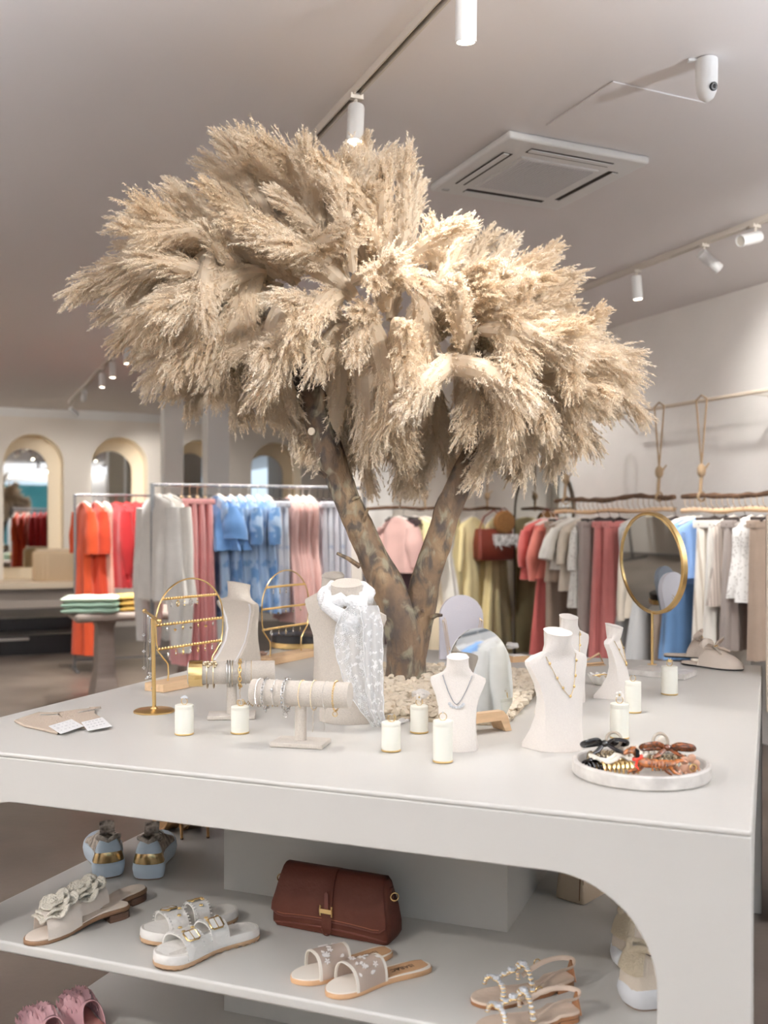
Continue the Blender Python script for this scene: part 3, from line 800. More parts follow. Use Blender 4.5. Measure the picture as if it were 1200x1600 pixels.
for k, u in enumerate((343, 360, 374, 388, 402, 416)):
    gL(u, 'dress', 'dress', f'pale blue floral dress, {ordn[k]} of six behind the plain blue blouse', 'dress', (c_bflor, c_bsky)[k % 2], L_=(.92,.86,.90,.84,.88,.9)[k], ws=.42, wh=.56, hd=.042, sl=(.28,.05,.06,.05,.03) if k % 2 else None, group=GLR, seed=30+k)
for k, u in enumerate((427, 437)):
    gL(u, 'trousers', 'trousers', f'white and blue printed trousers, {ordn[k]} of two beside the floral dresses', 'trousers', c_wprint, L_=.82, ws=.36, wh=.44, hd=.03, group=GLR, seed=40+k, hm=M_dark, drop=.08)
for k, u in enumerate((452, 463, 473, 483)):
    gL(u, 'dress', 'dress', f'long dusty pink flared dress, {ordn[k]} of four left of the tree trunk', 'dress', c_dusty, L_=.98, ws=.40, wh=.66, hd=.045, group=GLR, seed=50+k, fold=.45)
for k, u in enumerate((496, 505, 514, 523, 532)):
    gL(u, 'trousers', 'trousers', f'lilac white hanging trousers, {ordn[k]} of five behind the tree trunk', 'trousers', (c_lilac, c_wprint)[k % 2], L_=.86, ws=.36, wh=.46, hd=.03, group=GLR, seed=60+k, hm=M_dark, drop=.08)
# --- rail with orange and red clothes further back
pO = at(117, 773, 9.9); pO.z = 0
rail_frame('clothes_rail', 'thin steel clothes rail with orange and red clothes in the back', pO, B, 1.6, 1.75, .011)
fO = line_u(pO, B)
c_or = cloth('bright_orange', (206,74,28)); c_or2 = cloth('deep_orange', (194,60,24)); c_red = cloth('strong_red', (172,24,28)); c_blush = cloth('blush_beige', (226,176,156))
def gO(u, *a, **k):
    p = fO(u); return garment(*a[:4], V((p.x, p.y, 1.74)), ACROSS+k.pop('dr', .3), *a[4:], **k)
GOR = 'clothes on the far rail with orange and red'
gO(131, 'dress', 'dress', 'bright orange long dress with short sleeves, first on the far rail', 'dress', c_or, L_=1.52, ws=.36, wh=.44, hd=.05, sl=(.42,.05,.075,.07,.02), group=GOR, seed=70)
gO(150, 'dress', 'dress', 'bright orange long dress with ruched top, second on the far rail', 'dress', c_or2, L_=1.52, ws=.36, wh=.5, hd=.06, sl=(.42,.05,.075,.07,.02), group=GOR, seed=71)
gO(163, 'dress', 'dress', 'blush beige slim dress between the orange and red clothes', 'dress', c_blush, L_=1.2, ws=.34, wh=.42, hd=.035, group=GOR, seed=72)
for k, u in enumerate((181, 197, 212, 226)):
    gO(u, 'blouse', 'blouse', f'strong red long-sleeved blouse, {ordn[k]} of four on the far rail', 'blouse', c_red, L_=.86, ws=.44, wh=.56, hd=.06, sl=(.62,.06,.09,.04,.05) if k < 3 else None, group=GOR, seed=75+k, hm=mat('red_hanger', (180,40,34), .5))
# --- rail along the left aisle, seen only in the round mirror
pM = room(-3.75, 9.0); rail_frame('clothes_rail', 'steel clothes rail in the left aisle reflected in the round mirror', pM, A, 3.6, 1.75)
c_ink = cloth('ink_grey', (96,104,116)); c_sand = cloth('sand', (214,200,178)); c_check = cloth('grey_check', (150,156,164), 'dots', (96,100,108), 30, .4)
for k in range(15):
    p = pM+A*(.2+.23*k)
    garment('dress' if k % 3 else 'blouse', 'dress' if k % 3 else 'blouse', f'{["ink grey","sand coloured","grey checked"][(k*2) % 3]} {"dress" if k % 3 else "blouse"}, {["first","second","third","fourth","fifth","sixth","seventh","eighth","ninth","tenth","eleventh","twelfth","thirteenth","fourteenth","fifteenth"][k]} along the rail in the left aisle', 'dress' if k % 3 else 'blouse', V((p.x, p.y, 1.737)), ROOM, (c_ink, c_check, c_sand)[k*2 % 3] if False else (c_ink, c_sand, c_check)[(k*2) % 3], L_=1.0 if k % 3 else .65, ws=.42, wh=.55, hd=.05, sl=(.4,.05,.06,.05,.03) if k % 2 else None, group='clothes in the left aisle', seed=130+k)
# --- branch rails on the right plaster wall
bR = BW-.42
fR = line_u(room(bR, 0), A)
def branch(name, label, u0, u1, z, ropes):
    p, q = fR(u0), fR(u1); c = (p+q)/2; th = thing(name, label, 'clothes rail', V((c.x, c.y, z)))
    d = (q-p); n = 16; R = random.Random(int(u0))
    pts = [p+d*(k/n)-c+V((0, 0, R.uniform(-.006,.006)+.008*sin(k*.7))) for k in range(n+1)]
    MB().tube(pts, [R.uniform(.014,.022) for _ in pts], 10).obj('branch', M_bwood, th)
    ln = MB(); a0, a1 = p-c+V((0,0,-.092)), q-c+V((0,0,-.092))
    ln.tube([a0.lerp(a1, k/12)+V((0,0,.006*sin(k*1.3))) for k in range(13)], [.017+.003*sin(k*2.1) for k in range(13)], 10); ln.obj('hanging_rail', M_oak, th)
    for k in range(24):       # cord wound between the two
        t = (k+.5)/24; x = p.lerp(q, t)-c
        MB().tube([x+V((0,0,.012)), x+d.normalized()*.02+V((-.02,-.02,-.05)), x+d.normalized()*.04+V((0,0,-.10))], .0028, 5).obj('cord', M_rope, th)
    for u in ropes:
        x = fR(u)-c; top = 2.27-z; w_ = d.normalized()*.05
        mb = MB(); mb.tube([x+w_+V((0,0,top)), x+V((0,0,.20))], .006, 6); mb.tube([x-w_+V((0,0,top)), x+V((0,0,.20))], .006, 6)
        mb.tube([x+w_+V((0,0,top)), x+V((0,0,top+.03)), x-w_+V((0,0,top))], .006, 6); mb.obj('rope', M_rope, th)
        mb = MB(); mb.ball(x+V((0,0,.17)), (.03,.03,.045), 10, 8); mb.tube([x+V((0,0,.15)), x+V((.05,0,.22))], [.010,.005], 6); mb.tube([x+V((0,0,.15)), x+V((-.01,0,.0))], .012, 6)
        mb.ring(.030, .007, 14, 6, Matrix.Translation(x) @ d.to_track_quat('Z','Y').to_matrix().to_4x4()); mb.obj('knot', M_rope, th)
    return th
branch('branch_rail', 'dark branch clothes rail hung on ropes, behind the round mirror', 868, 1054, 1.645, (884, 1030))
branch('branch_rail', 'second branch clothes rail on ropes, above the blue shirts', 1066, 1290, 1.635, (1096, 1245))
p, q = fR(905)+B*.1, fR(1290)+B*.1; c = (p+q)/2
th = thing('wall_pipe', 'thin pale pipe running along the right plaster wall', 'pipe', V((c.x, c.y, 2.28)))
MB().tube([p-c, q-c], .014, 10).obj('pipe', mat('pale_pipe', (204,190,172), .5), th)
for u in (930, 1150, 1235):
    x = fR(u)+B*.1-c; MB().tube([x, x+B*.17, x+B*.3+V((0,0,-.12))], .010, 8).obj('bracket', M_rail, th)
zR = 1.548
def gR(u, *a, **k):
    p = fR(u); return garment(*a[:4], V((p.x, p.y, zR)), ROOM+k.pop('dr', 0), *a[4:], drop=k.pop('drop', .045), **k)
c_coral = cloth('coral', (226,132,118)); c_salm = cloth('salmon', (214,112,106)); c_rose = cloth('dusty_rose', (204,124,120)); c_taupe = cloth('taupe', (158,138,122))
c_eyelet = cloth('white_eyelet', (228,226,220), 'dots', (196,192,186), 42, .28); c_beige = cloth('beige_linen', (212,200,184)); c_grey = cloth('light_grey', (200,198,198))
c_shirt = cloth('shirt_blue', (140,178,226)); c_denim = cloth('light_denim', (112,152,198)); c_shirt2 = cloth('blue_stripe', (160,190,230), 'stripe', (118,156,214), 30)
c_pin = cloth('cream_pinstripe', (232,225,214), 'stripe', (196,184,168), 14, .22); c_pin2 = cloth('greige_pinstripe', (206,194,184), 'stripe', (170,156,146), 14, .3)
c_lace = cloth('white_lace', (230,228,226), 'dots', (190,186,182), 55, .32); c_gtaupe = cloth('grey_taupe', (160,148,142)); c_navy = cloth('dark_teal', (44,70,92))
GR1, GR2 = 'clothes on the branch rail behind the round mirror', 'clothes on the branch rail with blue shirts'
gR(850, 'blouse', 'blouse', 'salmon blouse farthest along the branch rail by the floor mirror', 'blouse', c_salm, L_=.5, ws=.4, wh=.44, sl=(.3,.06,.08,.05,.03), group=GR1, seed=80)
gR(862, 'dress', 'dress', 'deep salmon long dress under the coral blouse', 'dress', c_salm, L_=1.15, ws=.34, wh=.42, hd=.03, group=GR1, seed=81)
gR(868, 'blouse', 'blouse', 'coral blouse with large puffed sleeves on the branch rail', 'blouse', c_coral, L_=.48, ws=.36, wh=.46, hd=.05, sl=(.40,.06,.11,.05,.06), group=GR1, seed=82)
gR(884, 'trousers', 'trousers', 'taupe trousers showing below the white ruffled tee', 'trousers', c_taupe, L_=1.0, ws=.36, wh=.40, group=GR1, seed=83, hm=M_dark)
gR(890, 'blouse', 'blouse', 'taupe short blouse between the coral blouse and white tee', 'blouse', c_taupe, L_=.5, ws=.40, wh=.44, sl=(.18,.05,.06,.06,.03), group=GR1, seed=84)
gR(900, 'blouse', 'blouse', 'white ruffled tee with wide short sleeves on the branch rail', 'blouse', c_white2, L_=.40, ws=.42, wh=.44, hd=.05, sl=(.22,.06,.085,.09,.09), group=GR1, seed=85)
gR(912, 'blouse', 'blouse', 'beige linen blouse behind the white eyelet tunic', 'blouse', c_beige, L_=.56, ws=.40, wh=.44, sl=(.26,.05,.06,.06,.03), group=GR1, seed=86)
gR(926, 'blouse', 'tunic', 'white eyelet tunic between beige blouse and dusty rose trousers', 'tunic', c_eyelet, L_=.68, ws=.36, wh=.42, hd=.04, sl=(.3,.05,.06,.06,.03), group=GR1, seed=87)
gR(936, 'trousers', 'trousers', 'grey taupe trousers showing beneath the eyelet tunic', 'trousers', c_gtaupe, L_=1.02, ws=.36, wh=.42, group=GR1, seed=88, hm=M_dark)
gR(953, 'trousers', 'trousers', 'dusty rose wide pleated trousers on the branch rail', 'trousers', c_rose, L_=.98, ws=.26, wh=.46, hd=.045, group=GR1, seed=89, nf=9, hm=M_dark)
gR(968, 'trousers', 'trousers', 'second dusty rose wide trousers, partly behind the round mirror', 'trousers', c_rose, L_=.98, ws=.26, wh=.40, hd=.045, group=GR1, seed=90, nf=9, hm=M_dark)
gR(1000, 'dress', 'dress', 'greyish white long dress behind the round mirror', 'dress', c_grey, L_=1.3, ws=.38, wh=.6, group=GR1, seed=91)
gR(1013, 'blouse', 'blouse', 'beige linen long-sleeved blouse behind the gold mirror rim', 'blouse', c_beige, L_=.7, ws=.42, wh=.46, hd=.04, sl=(.62,.05,.06,.045,.05), group=GR1, seed=92)
gR(1022, 'dress', 'dress', 'light grey long skirted dress behind the mirror stem', 'dress', c_grey, L_=1.25, ws=.40, wh=.56, group=GR1, seed=93)
gR(1050, 'blouse', 'blouse', 'dark teal blouse between beige clothes and blue shirts', 'blouse', c_navy, L_=.55, ws=.38, wh=.40, sl=(.25,.05,.05,.05,.02), group=GR2, seed=94)
gR(1056, 'trousers', 'trousers', 'taupe trousers behind the blue dress on the branch rail', 'trousers', c_taupe, L_=1.1, ws=.36, wh=.42, group=GR2, seed=95, hm=M_dark)
gR(1074, 'dress', 'dress', 'light denim blue shirt dress on the branch rail', 'dress', c_denim, L_=.94, ws=.40, wh=.44, hd=.045, sl=(.38,.055,.065,.06,.04), group=GR2, seed=96)
gR(1084, 'blouse', 'shirt', 'pale blue shirt, first in front of the denim dress', 'shirt', c_shirt, L_=.44, ws=.42, wh=.44, hd=.04, sl=(.36,.055,.065,.06,.05), group=GR2, seed=97)
gR(1095, 'blouse', 'shirt', 'blue striped shirt beside the cream pinstripe trousers', 'shirt', c_shirt2, L_=.40, ws=.40, wh=.42, hd=.04, sl=(.34,.055,.065,.06,.05), group=GR2, seed=98)
gR(1116, 'trousers', 'trousers', 'cream pinstripe wide trousers on the branch rail', 'trousers', c_pin, L_=1.05, ws=.26, wh=.50, hd=.05, group=GR2, seed=99, nf=8, hm=M_dark)
gR(1134, 'trousers', 'trousers', 'white wide trousers behind the greige pinstripe trousers', 'trousers', c_white2, L_=1.08, ws=.26, wh=.48, hd=.05, group=GR2, seed=100, nf=8, hm=M_dark)
gR(1146, 'blouse', 'blouse', 'greige pinstripe sleeveless top above the white trousers', 'blouse', c_pin2, L_=.56, ws=.34, wh=.40, hd=.04, group=GR2, seed=101)
gR(1164, 'trousers', 'trousers', 'greyish taupe cropped trousers at the table corner', 'trousers', c_gtaupe, L_=.76, ws=.30, wh=.40, hd=.05, group=GR2, seed=102, hm=M_dark)
gR(1174, 'blouse', 'blouse', 'white lace blouse, first of the pair near the frame edge', 'blouse', c_lace, L_=.50, ws=.30, wh=.36, hd=.05, group=GR2, seed=103)
gR(1190, 'blouse', 'blouse', 'white lace blouse, second of the pair near the frame edge', 'blouse', c_lace, L_=.52, ws=.30, wh=.36, hd=.05, group=GR2, seed=104)
gR(1206, 'trousers', 'trousers', 'taupe trousers at the near end of the branch rail', 'trousers', c_taupe, L_=.8, ws=.34, wh=.4, group=GR2, seed=105, hm=M_dark)

# --- short rail by the wall beside the viewer, reflected in the table mirror
pN = room(4.55, -1.7); rail_frame('clothes_rail', 'steel clothes rail with white and blue shirts reflected in the table mirror', pN, A, 2.6, 1.62)
for k in range(12):
    p = pN+A*(.12+.2*k)
    garment('blouse', 'shirt', f'{["white","pale blue","white","white"][k % 4]} shirt, {["first","second","third","fourth","fifth","sixth","seventh","eighth","ninth","tenth","eleventh","twelfth"][k]} along the rail reflected in the table mirror', 'shirt', V((p.x, p.y, 1.607)), ROOM, (c_white2, c_shirt, c_white, c_white2)[k % 4], L_=.66, ws=.44, wh=.5, hd=.05, sl=(.5,.055,.065,.045,.05), group='shirts reflected in the table mirror', seed=160+k)
# --- yellow dresses on a branch rail along the partition
aY = 8.05; pY = room(3.2, aY); fY = line_u(pY, B)
th = thing('branch_rail', 'far branch clothes rail with yellow dresses behind the tree', 'clothes rail', V((room(4.0, aY).x, room(4.0, aY).y, 1.60)))
c = room(4.0, aY)
MB().tube([room(3.15+.17*k, aY)-c+V((0,0,.01*sin(k*2.2))) for k in range(11)], [.016+.003*sin(k*3) for k in range(11)], 10).obj('branch', M_bwood, th)
for b in (3.3, 4.05, 4.7):
    x = room(b, aY)-c
    mb = MB(); mb.tube([x+B*.04+V((0,0,CEIL-1.60-.002)), x+V((0,0,.15))], .006, 6); mb.tube([x-B*.04+V((0,0,CEIL-1.60-.002)), x+V((0,0,.15))], .006, 6); mb.obj('rope', M_rope, th)
    mb = MB(); mb.ball(x+V((0,0,.12)), (.03,.03,.04), 10, 6); mb.tube([x+V((0,0,.12)), x+V((0,0,-.02))], .012, 6); mb.tube([x+V((0,0,.12)), x+V((.05,0,.17))], [.01,.005], 6); mb.obj('knot', M_rope, th)
c_yel = cloth('pale_yellow', (236,220,168)); c_yel2 = cloth('straw_yellow', (228,212,158)); c_cream = cloth('cream_cotton', (238,222,192)); c_plum = cloth('dark_plum', (58,34,38))
def gY(u, *a, **k):
    p = fY(u); return garment(*a[:4], V((p.x, p.y, 1.585)), k.pop('rz', ROOM+pi/2+.35), *a[4:], **k)
GY = 'clothes on the far branch rail behind the tree'
gY(622, 'blouse', 'blouse', 'dusty pink puffed blouse at the far end beside the white column', 'blouse', c_dusty, L_=.5, ws=.4, wh=.46, hd=.05, sl=(.35,.06,.09,.05,.04), group=GY, seed=110)
gY(630, 'trousers', 'trousers', 'dark plum trousers below the dusty pink blouse', 'trousers', c_plum, L_=1.1, ws=.36, wh=.44, hd=.05, group=GY, seed=111, hm=M_dark)
gY(648, 'dress', 'dress', 'pale yellow dress with puffed sleeve beside the plum trousers', 'dress', c_yel, L_=.62, ws=.4, wh=.5, hd=.06, sl=(.32,.06,.10,.06,.04), group=GY, seed=112)
gY(664, 'dress', 'dress', 'cream long dress seen left of the right tree limb', 'dress', c_cream, L_=1.2, ws=.4, wh=.5, hd=.05, group=GY, seed=113)
gY(686, 'dress', 'dress', 'white cotton dress behind the right tree limb', 'dress', c_white2, L_=.9, ws=.38, wh=.5, hd=.05, group=GY, seed=114)
gY(712, 'dress', 'dress', 'straw yellow long dress just right of the tree limb', 'dress', c_yel2, L_=1.26, ws=.40, wh=.62, hd=.06, group=GY, seed=115, rz=ROOM+.9)
gY(738, 'dress', 'dress', 'pale yellow long dress with wide pleated skirt under the bags', 'dress', c_yel, L_=1.26, ws=.42, wh=.66, hd=.06, sl=(.4,.05,.06,.05,.03), group=GY, seed=116, rz=ROOM+.5, fold=.5, nf=9)
gY(774, 'dress', 'dress', 'pale yellow long dress nearest the floor mirror', 'dress', c_yel, L_=1.28, ws=.38, wh=.56, hd=.06, group=GY, seed=117, rz=ROOM+.6, fold=.5, nf=9)
# bags hanging in front of the yellow dresses
M_leath = mat('chestnut_leather', (118,48,32), .5, bump=.15, bscale=80, var=.2, vscale=8); M_wick = mat('brown_wicker', (150,104,56), .7, bump=.8, bscale=90, var=.3, vscale=60)
def hung_bag(u, dz, kind, label):
    p = fY(u)-A*.17; th = thing(kind, label, 'bag', V((p.x, p.y, 1.585+dz)), ROOM); return th
t = hung_bag(757, -.30, 'leather_bag', 'chestnut leather shoulder bag hanging in front of the yellow dresses')
Mx = Matrix.Rotation(pi/2, 4, 'X')
MB().loft([[(x*s, y*s2, z) for x, y in ((-.19,-.05),(-.17,-.07),(.17,-.07),(.19,-.05),(.19,.05),(.17,.07),(-.17,.07),(-.19,.05))] for z, s, s2 in ((-.16,.9,.8),(-.14,.98,1),(0,1,1),(.12,.93,.7),(.13,.90,.5))]).obj('body', M_leath, t)
MB().tube([(-.16,0,.11),(-.10,0,.24),(0,0,.30),(.10,0,.24),(.16,0,.11)], .008, 6).obj('strap', M_leath, t)
t = hung_bag(766, -.11, 'wicker_bag', 'small round brown wicker bag hung above the leather bag')
t.location = V(t.location)-A*.08
MB().lathe([(.02,-.03),(.09,-.03),(.105,-.018),(.105,.018),(.09,.03),(.02,.03)], 28, M=Mx).obj('body', M_wick, t)
MB().tube([(-.06,0,.085),(0,0,.13),(.06,0,.085)], .006, 6).obj('handle', M_leath, t)
t = hung_bag(768, -.27, 'feather_bag', 'white feathered clutch hanging between wicker bag and leather bag')
t.location = V(t.location)-A*.085
mb = MB(); R = random.Random(4); mb.loft([[(x*s, y*s, z) for x, y in ((-.13,-.02),(.13,-.02),(.13,.02),(-.13,.02))] for z, s in ((-.05,.9),(.05,1))]); mb.obj('body', mat('silver_grey', (176,172,168), .5), t)
mb = MB()
for k in range(150):
    x, z = R.uniform(-.13,.13), R.uniform(-.05,.05); a = V((x,-.024,z)); d = V((R.gauss(0,.02),-R.uniform(.01,.03),R.gauss(-.02,.02))); s = V((.006,0,.002))
    mb.add([a-s, a+s, a+d], [(0,1,2)])
mb.obj('feathers', mat('white_feather', (236,234,232), .8), t, 0)['kind'] = 'stuff'
# --- arched floor mirror leaning on the right wall
fW = line_u(room(BW-.02, 0), A)
p, q = fW(806), fW(897); c = (p+q)/2; wv = (q-p).length/2
th = thing('floor_mirror', 'tall arched floor mirror against the right wall reflecting the yellow dresses', 'mirror', V((c.x, c.y, 0)), atan2((q-p).y, (q-p).x))
arc = [(-wv, .02), (-wv, 2.02-wv)]+[(-wv*cos(t), 2.02-wv+wv*sin(t)) for t in [pi*k/24 for k in range(1, 24)]]+[(wv, 2.02-wv), (wv, .02)]
fixn(MB().prism(arc, 0, .012, RX).obj('mirror_plate', M_mirror, th, 20))
MB().tube([(x, -.008, z) for x, z in arc], .014, 8, closed=True).obj('frame', mat('dark_bronze', (78,66,52), .4, .6), th)

# ================================================================== FAR LEFT FURNITURE
def folded(th, n, w_, d_, h, m, seed=0):
    for k in range(n):
        R = random.Random(seed+k); bm = MB(); rings = []
        for i in range(9):
            x = -w_/2+w_*i/8; r = h*.46
            rings.append([(x, y, h*(k+.5)+z+.004*sin(x*40+k)) for y, z in [(-d_/2+r-r*sin(t), -r*cos(t)) if False else (-d_/2+r*(1-cos(t)), r*sin(t)) for t in [pi/2, 2*pi/3, pi, 4*pi/3, 3*pi/2]]]+[])
        yield k
pT = at(160, 955, 8.1); pT.z = 0
tb = thing('side_table', 'grey wooden table with folded knitwear at the far left', 'table', pT+V((.25,.25,0)), ROOM)
M_gw = mat('grey_wood', (150,136,126), .6, var=.2, vscale=4, stretch=(1,10,10))
ZT2 = .745
mb = MB(); mb.rbox((0,0,ZT2-.035), (1.15,.72,.07), .03, 3); mb.obj('table_top', M_gw, tb)
for s in (-.30, .42):
    MB().loft([[(s+x*k_, y*k_, z) for x, y in ((-.07,-.12),(.07,-.12),(.07,.12),(-.07,.12))] for z, k_ in ((.001,1.5),(.06,1.45),(.25,1.0),(.6,.9),(.675,1.2))]).obj('pedestal', M_gw, tb)
def knit(label, pos, w_, d_, h, m, rz, group):
    th = thing('folded_sweater', label, 'sweater', pos, rz, group)
    mb = MB(); n = 14; rings = []
    for i in range(n+1):
        x = -w_/2+w_*i/n; e = min(1, min(i, n-i)/2.0+.35)
        prof = [(d_/2*cos(t)*(1 if abs(cos(t)) < .98 else 1), h/2+h/2*math.copysign(abs(sin(t))**.5, sin(t))*e) for t in [2*pi*j/20 for j in range(20)]]
        rings.append([(x, math.copysign(abs(y/(d_/2))**.5*d_/2, y), z+.003*sin(i*1.1+y*20)) for y, z in prof])
    mb.loft(rings); o = mb.obj('body', m, th, 60)
    MB().tube([(-w_/2+.01, -d_/2-.001, h*.5), (w_/2-.01, -d_/2-.001, h*.52)], .004, 6).obj('fold_edge', m, th)
    return th
M_mint = mat('mint_knit', (176,206,186), .9, bump=.6, bscale=70, var=.1, vscale=20); M_mint2 = mat('pale_mint_knit', (204,220,198), .9, bump=.6, bscale=70); M_mus = mat('mustard_knit', (222,186,104), .9, bump=.6, bscale=70)
pm = at(143, 930, 8.0); pm.z = ZT2
for k in range(3):
    knit(f'folded mint green sweater, {["bottom","middle","top"][k]} of the stack on the grey table', pm+V((0,0,.0455*k)), .44, .32, .045, M_mint if k < 2 else M_mint2, ROOM-.25, 'mint sweaters on the grey table')
pm = at(212, 935, 8.2); pm.z = ZT2
for k in range(3):
    knit(f'folded mustard sweater, {["bottom","middle","top"][k]} of the stack beside the mint ones', pm+V((0,0,.0455*k)), .30, .30, .045, M_mus, ROOM, 'mustard sweaters on the grey table')
# pleated stool on the ledge
p = room(1.60, 14.0, .7005)
st = thing('pleated_stool', 'beige pleated pouf standing on the ledge below the first arched mirror', 'stool', room(1.52, 14.0, .701), ROOM)
mb = MB(); rings = []
for z, s in ((0,.96),(.02,1),(.36,1.0),(.39,.97),(.40,.9)):
    rings.append([((.33 if abs(cos(t)) > .0 else 0)*math.copysign(abs(cos(t))**.45, cos(t))*s*(1+.022*sin(28*t)), .2*math.copysign(abs(sin(t))**.45, sin(t))*s*(1+.022*sin(28*t)), z) for t in [2*pi*j/112 for j in range(112)]])
mb.loft(rings); mb.obj('body', mat('beige_corduroy', (196,172,142), .9), st, 60)
MB().rbox((0,0,.412), (.58,.34,.022), .009, 3).obj('cushion_top', mat('beige_seat', (214,194,168), .9), st)
# cream cabinet end at the right frame edge
p = at(1191, 1000, 3.6); cb = thing('storage_cabinet', 'cream cabinet end with dark plinth at the right frame edge', 'cabinet', V((p.x+.268, p.y+.107, 0)), -radians(20.9))
MB().rbox((0,0,1.13), (.40,.4,.72), .006).obj('body', mat('cabinet_cream', (214,198,180), .6), cb)
MB().rbox((0,0,.385), (.38,.38,.77), .006).obj('plinth', mat('navy_dark', (26,28,44), .5), cb)
# ================================================================== JEWELLERY ON THE TABLE
ZT0 = TH
def px_s(v): return (EYE-ZT0)/(v-HY)        # metres per pixel for something standing on the table at row v
BUST = [(0,.30,-.19,.19),(.04,.30,-.19,.19),(.16,.285,-.165,.115),(.30,.285,-.135,.055),(.44,.30,-.105,.03),(.56,.345,-.08,.03),(.66,.41,-.055,.04),(.715,.44,-.04,.055),(.745,.435,-.03,.062),(.775,.34,-.035,.075),(.81,.235,-.05,.085),(.86,.185,-.062,.095),(.93,.175,-.07,.105),(.965,.178,-.075,.108)]
def bust_ring(z, hw, yf, yb, bulge):
    pts = [(hw*x, yb, z) for x in (1, .5, 0, -.5, -1)]
    pts += [(hw*x, yf+bulge*(x*x)*(yb-yf)*.55, z) for x in [-1+2*k/14 for k in range(15)]]
    return pts
def front(rows, x, z):
    for (z0,h0,f0,b0), (z1,h1,f1,b1) in zip(rows, rows[1:]):
        if z0 <= z <= z1:
            t = (z-z0)/max(1e-6, z1-z0); h, f, b = h0+(h1-h0)*t, f0+(f1-f0)*t, b0+(b1-b0)*t
            q = min(1, abs(x)/h); return f+.8*q*q*(b-f)*.55
    return rows[-1][2]
def bust(label, u, v, H, yaw, m, wide=.66, deep=.62, back=None):
    th = thing('necklace_bust', label, 'necklace bust', on(u, v)+V((0,0,.0006)), radians(yaw))
    rows = [(z*H, hw*wide*H, yf*deep*H, yb*deep*H) for z, hw, yf, yb in BUST]
    rings = []
    for i, (z, hw, yf, yb) in enumerate(rows):
        neck = z > .80*H
        if neck:
            cy, ry = (yf+yb)/2, (yb-yf)/2
            base = [(hw*cos(t), cy+ry*sin(t)) for t in [0.0]+[0]*0]
            pts = []
            for x, y, _ in bust_ring(z, 1, -1, 1, .8):
                a = atan2(y, x); pts.append((hw*cos(a), cy+ry*sin(a), z+(.09*(cy-(cy+ry*sin(a)))/ry*-H*.35 if i >= len(rows)-2 else 0)))
            rings.append(pts)
        else: rings.append(bust_ring(z, hw, yf, yb, .8))
    MB().loft(rings, True, False).obj('torso', m, th, 42)
    top = rings[-1]; c = [sum(p[k] for p in top)/len(top) for k in range(3)]
    MB().add([c]+[(c[0]+(p[0]-c[0])*1.03, c[1]+(p[1]-c[1])*1.03, p[2]+.0008) for p in top], [(0, k+1, (k+1) % len(top)+1) for k in range(len(top))]).obj('neck_cap', m, th, 0)
    if back:
        r2 = [[(x*rw[1]*.86, rw[3]+.0015-.02*H*(1-x*x), rw[0]) for x in [-1+2*k/10 for k in range(11)]] for rw in rows[1:9]]
        MB().loft(r2, closed=False).obj('back_panel', back, th, 60)
    return th, rows
def necklace(label, bu, rows, xs, ztop, zlow, m, r=.0009, pend=None, beads=0, cat='necklace', group=None, sharp=1.3, off=0.0):
    """a chain lying on the front of a bust, closed behind its neck"""
    H = rows[-1][0]; th = thing('necklace', label, cat, bu.location, bu.rotation_euler.z, group)
    pts = []
    for k in range(-16, 17):
        t = k/16; x = xs*math.copysign(abs(t)**.85, t)+off*(1-abs(t)); z = (zlow+(ztop-zlow)*abs(t)**sharp)*H
        pts.append(V((x, front(rows, x, z)-r-.0012, z)))
    nb = []
    for k in range(1, 8):
        t = pi*k/8; nb.append(V((xs*1.02*cos(t), pts[-1].y+.11*H*.62*sin(t)*2.0, ztop*H+.03*H*sin(t))))
    MB().tube(pts+nb, r, 5, closed=True).obj('chain', m, th, 80)
    if beads:
        for k in range(beads):
            p = pts[int((k+.5)*len(pts)/beads)]
            MB().ball(p+V((0,-.002,0)), (.0042,.002,.0042), 8, 4).obj('charm', m, th)
    if pend == 'crescent':
        p = pts[16]
        for k in range(7):
            a = pi+pi*(k+.5)/7; MB().ball(p+V((.017*cos(a), -.003, .004+.011*sin(a))), (.0042,.003,.0042), 6, 4).obj('stone', M_gem, th, 0)
    elif pend == 'drop':
        p = pts[16]; MB().ball(p+V((0,-.003,-.006)), (.004,.003,.006), 10, 6).obj('pendant', m, th)
    return th
M_dgrey = mat('oxidised_silver', (130,134,142), .3, 1.0)
M_bw = mat('bust_white_back', (232,230,232), .5)
b1, r1_ = bust('short off-white bust in front wearing a silver crescent necklace', 715, 1172, .235, -14, M_lwhite)
necklace('silver necklace with crystal crescent on the short front bust', b1, r1_, .036, .80, .50, M_dgrey, .0008, 'crescent')
b2, r2_ = bust('tall off-white bust behind the claw clip tray, turned to the right', 874, 1168, .295, 38, M_lwhite, .80, 1.05)
necklace('thin gold necklace with small clover charms on the tall front bust', b2, r2_, .054, .80, .46, M_gold, .0007, None, 7)
b3, r3_ = bust('off-white bust standing directly behind the tall front bust', 890, 1096, .272, 36, M_lwhite, .74, .9)
necklace('gold link necklace on the bust behind the tall front bust', b3, r3_, .040, .82, .42, M_gold, .0009, None, 9)
b4, r4_ = bust('slim off-white bust in profile beside the round mirror base', 962, 1090, .236, 62, M_lwhite, .66, 1.3)
necklace('gold necklace with drop pendant on the slim profile bust', b4, r4_, .036, .80, .5, M_gold, .0009, 'drop', 3)
b5, r5_ = bust('linen bust seen from behind with hollow white back, between the earring stands', 376, 1042, .335, 138, M_linen, .74, 1.5, M_bw)
b6, r6_ = bust('large natural linen bust wearing the white lace scarf', 541, 1128, .40, -14, M_linen, .64, .62)
b7, r7_ = bust('linen bust half hidden behind the scarf bust', 520, 1064, .385, -10, M_linen, .6)
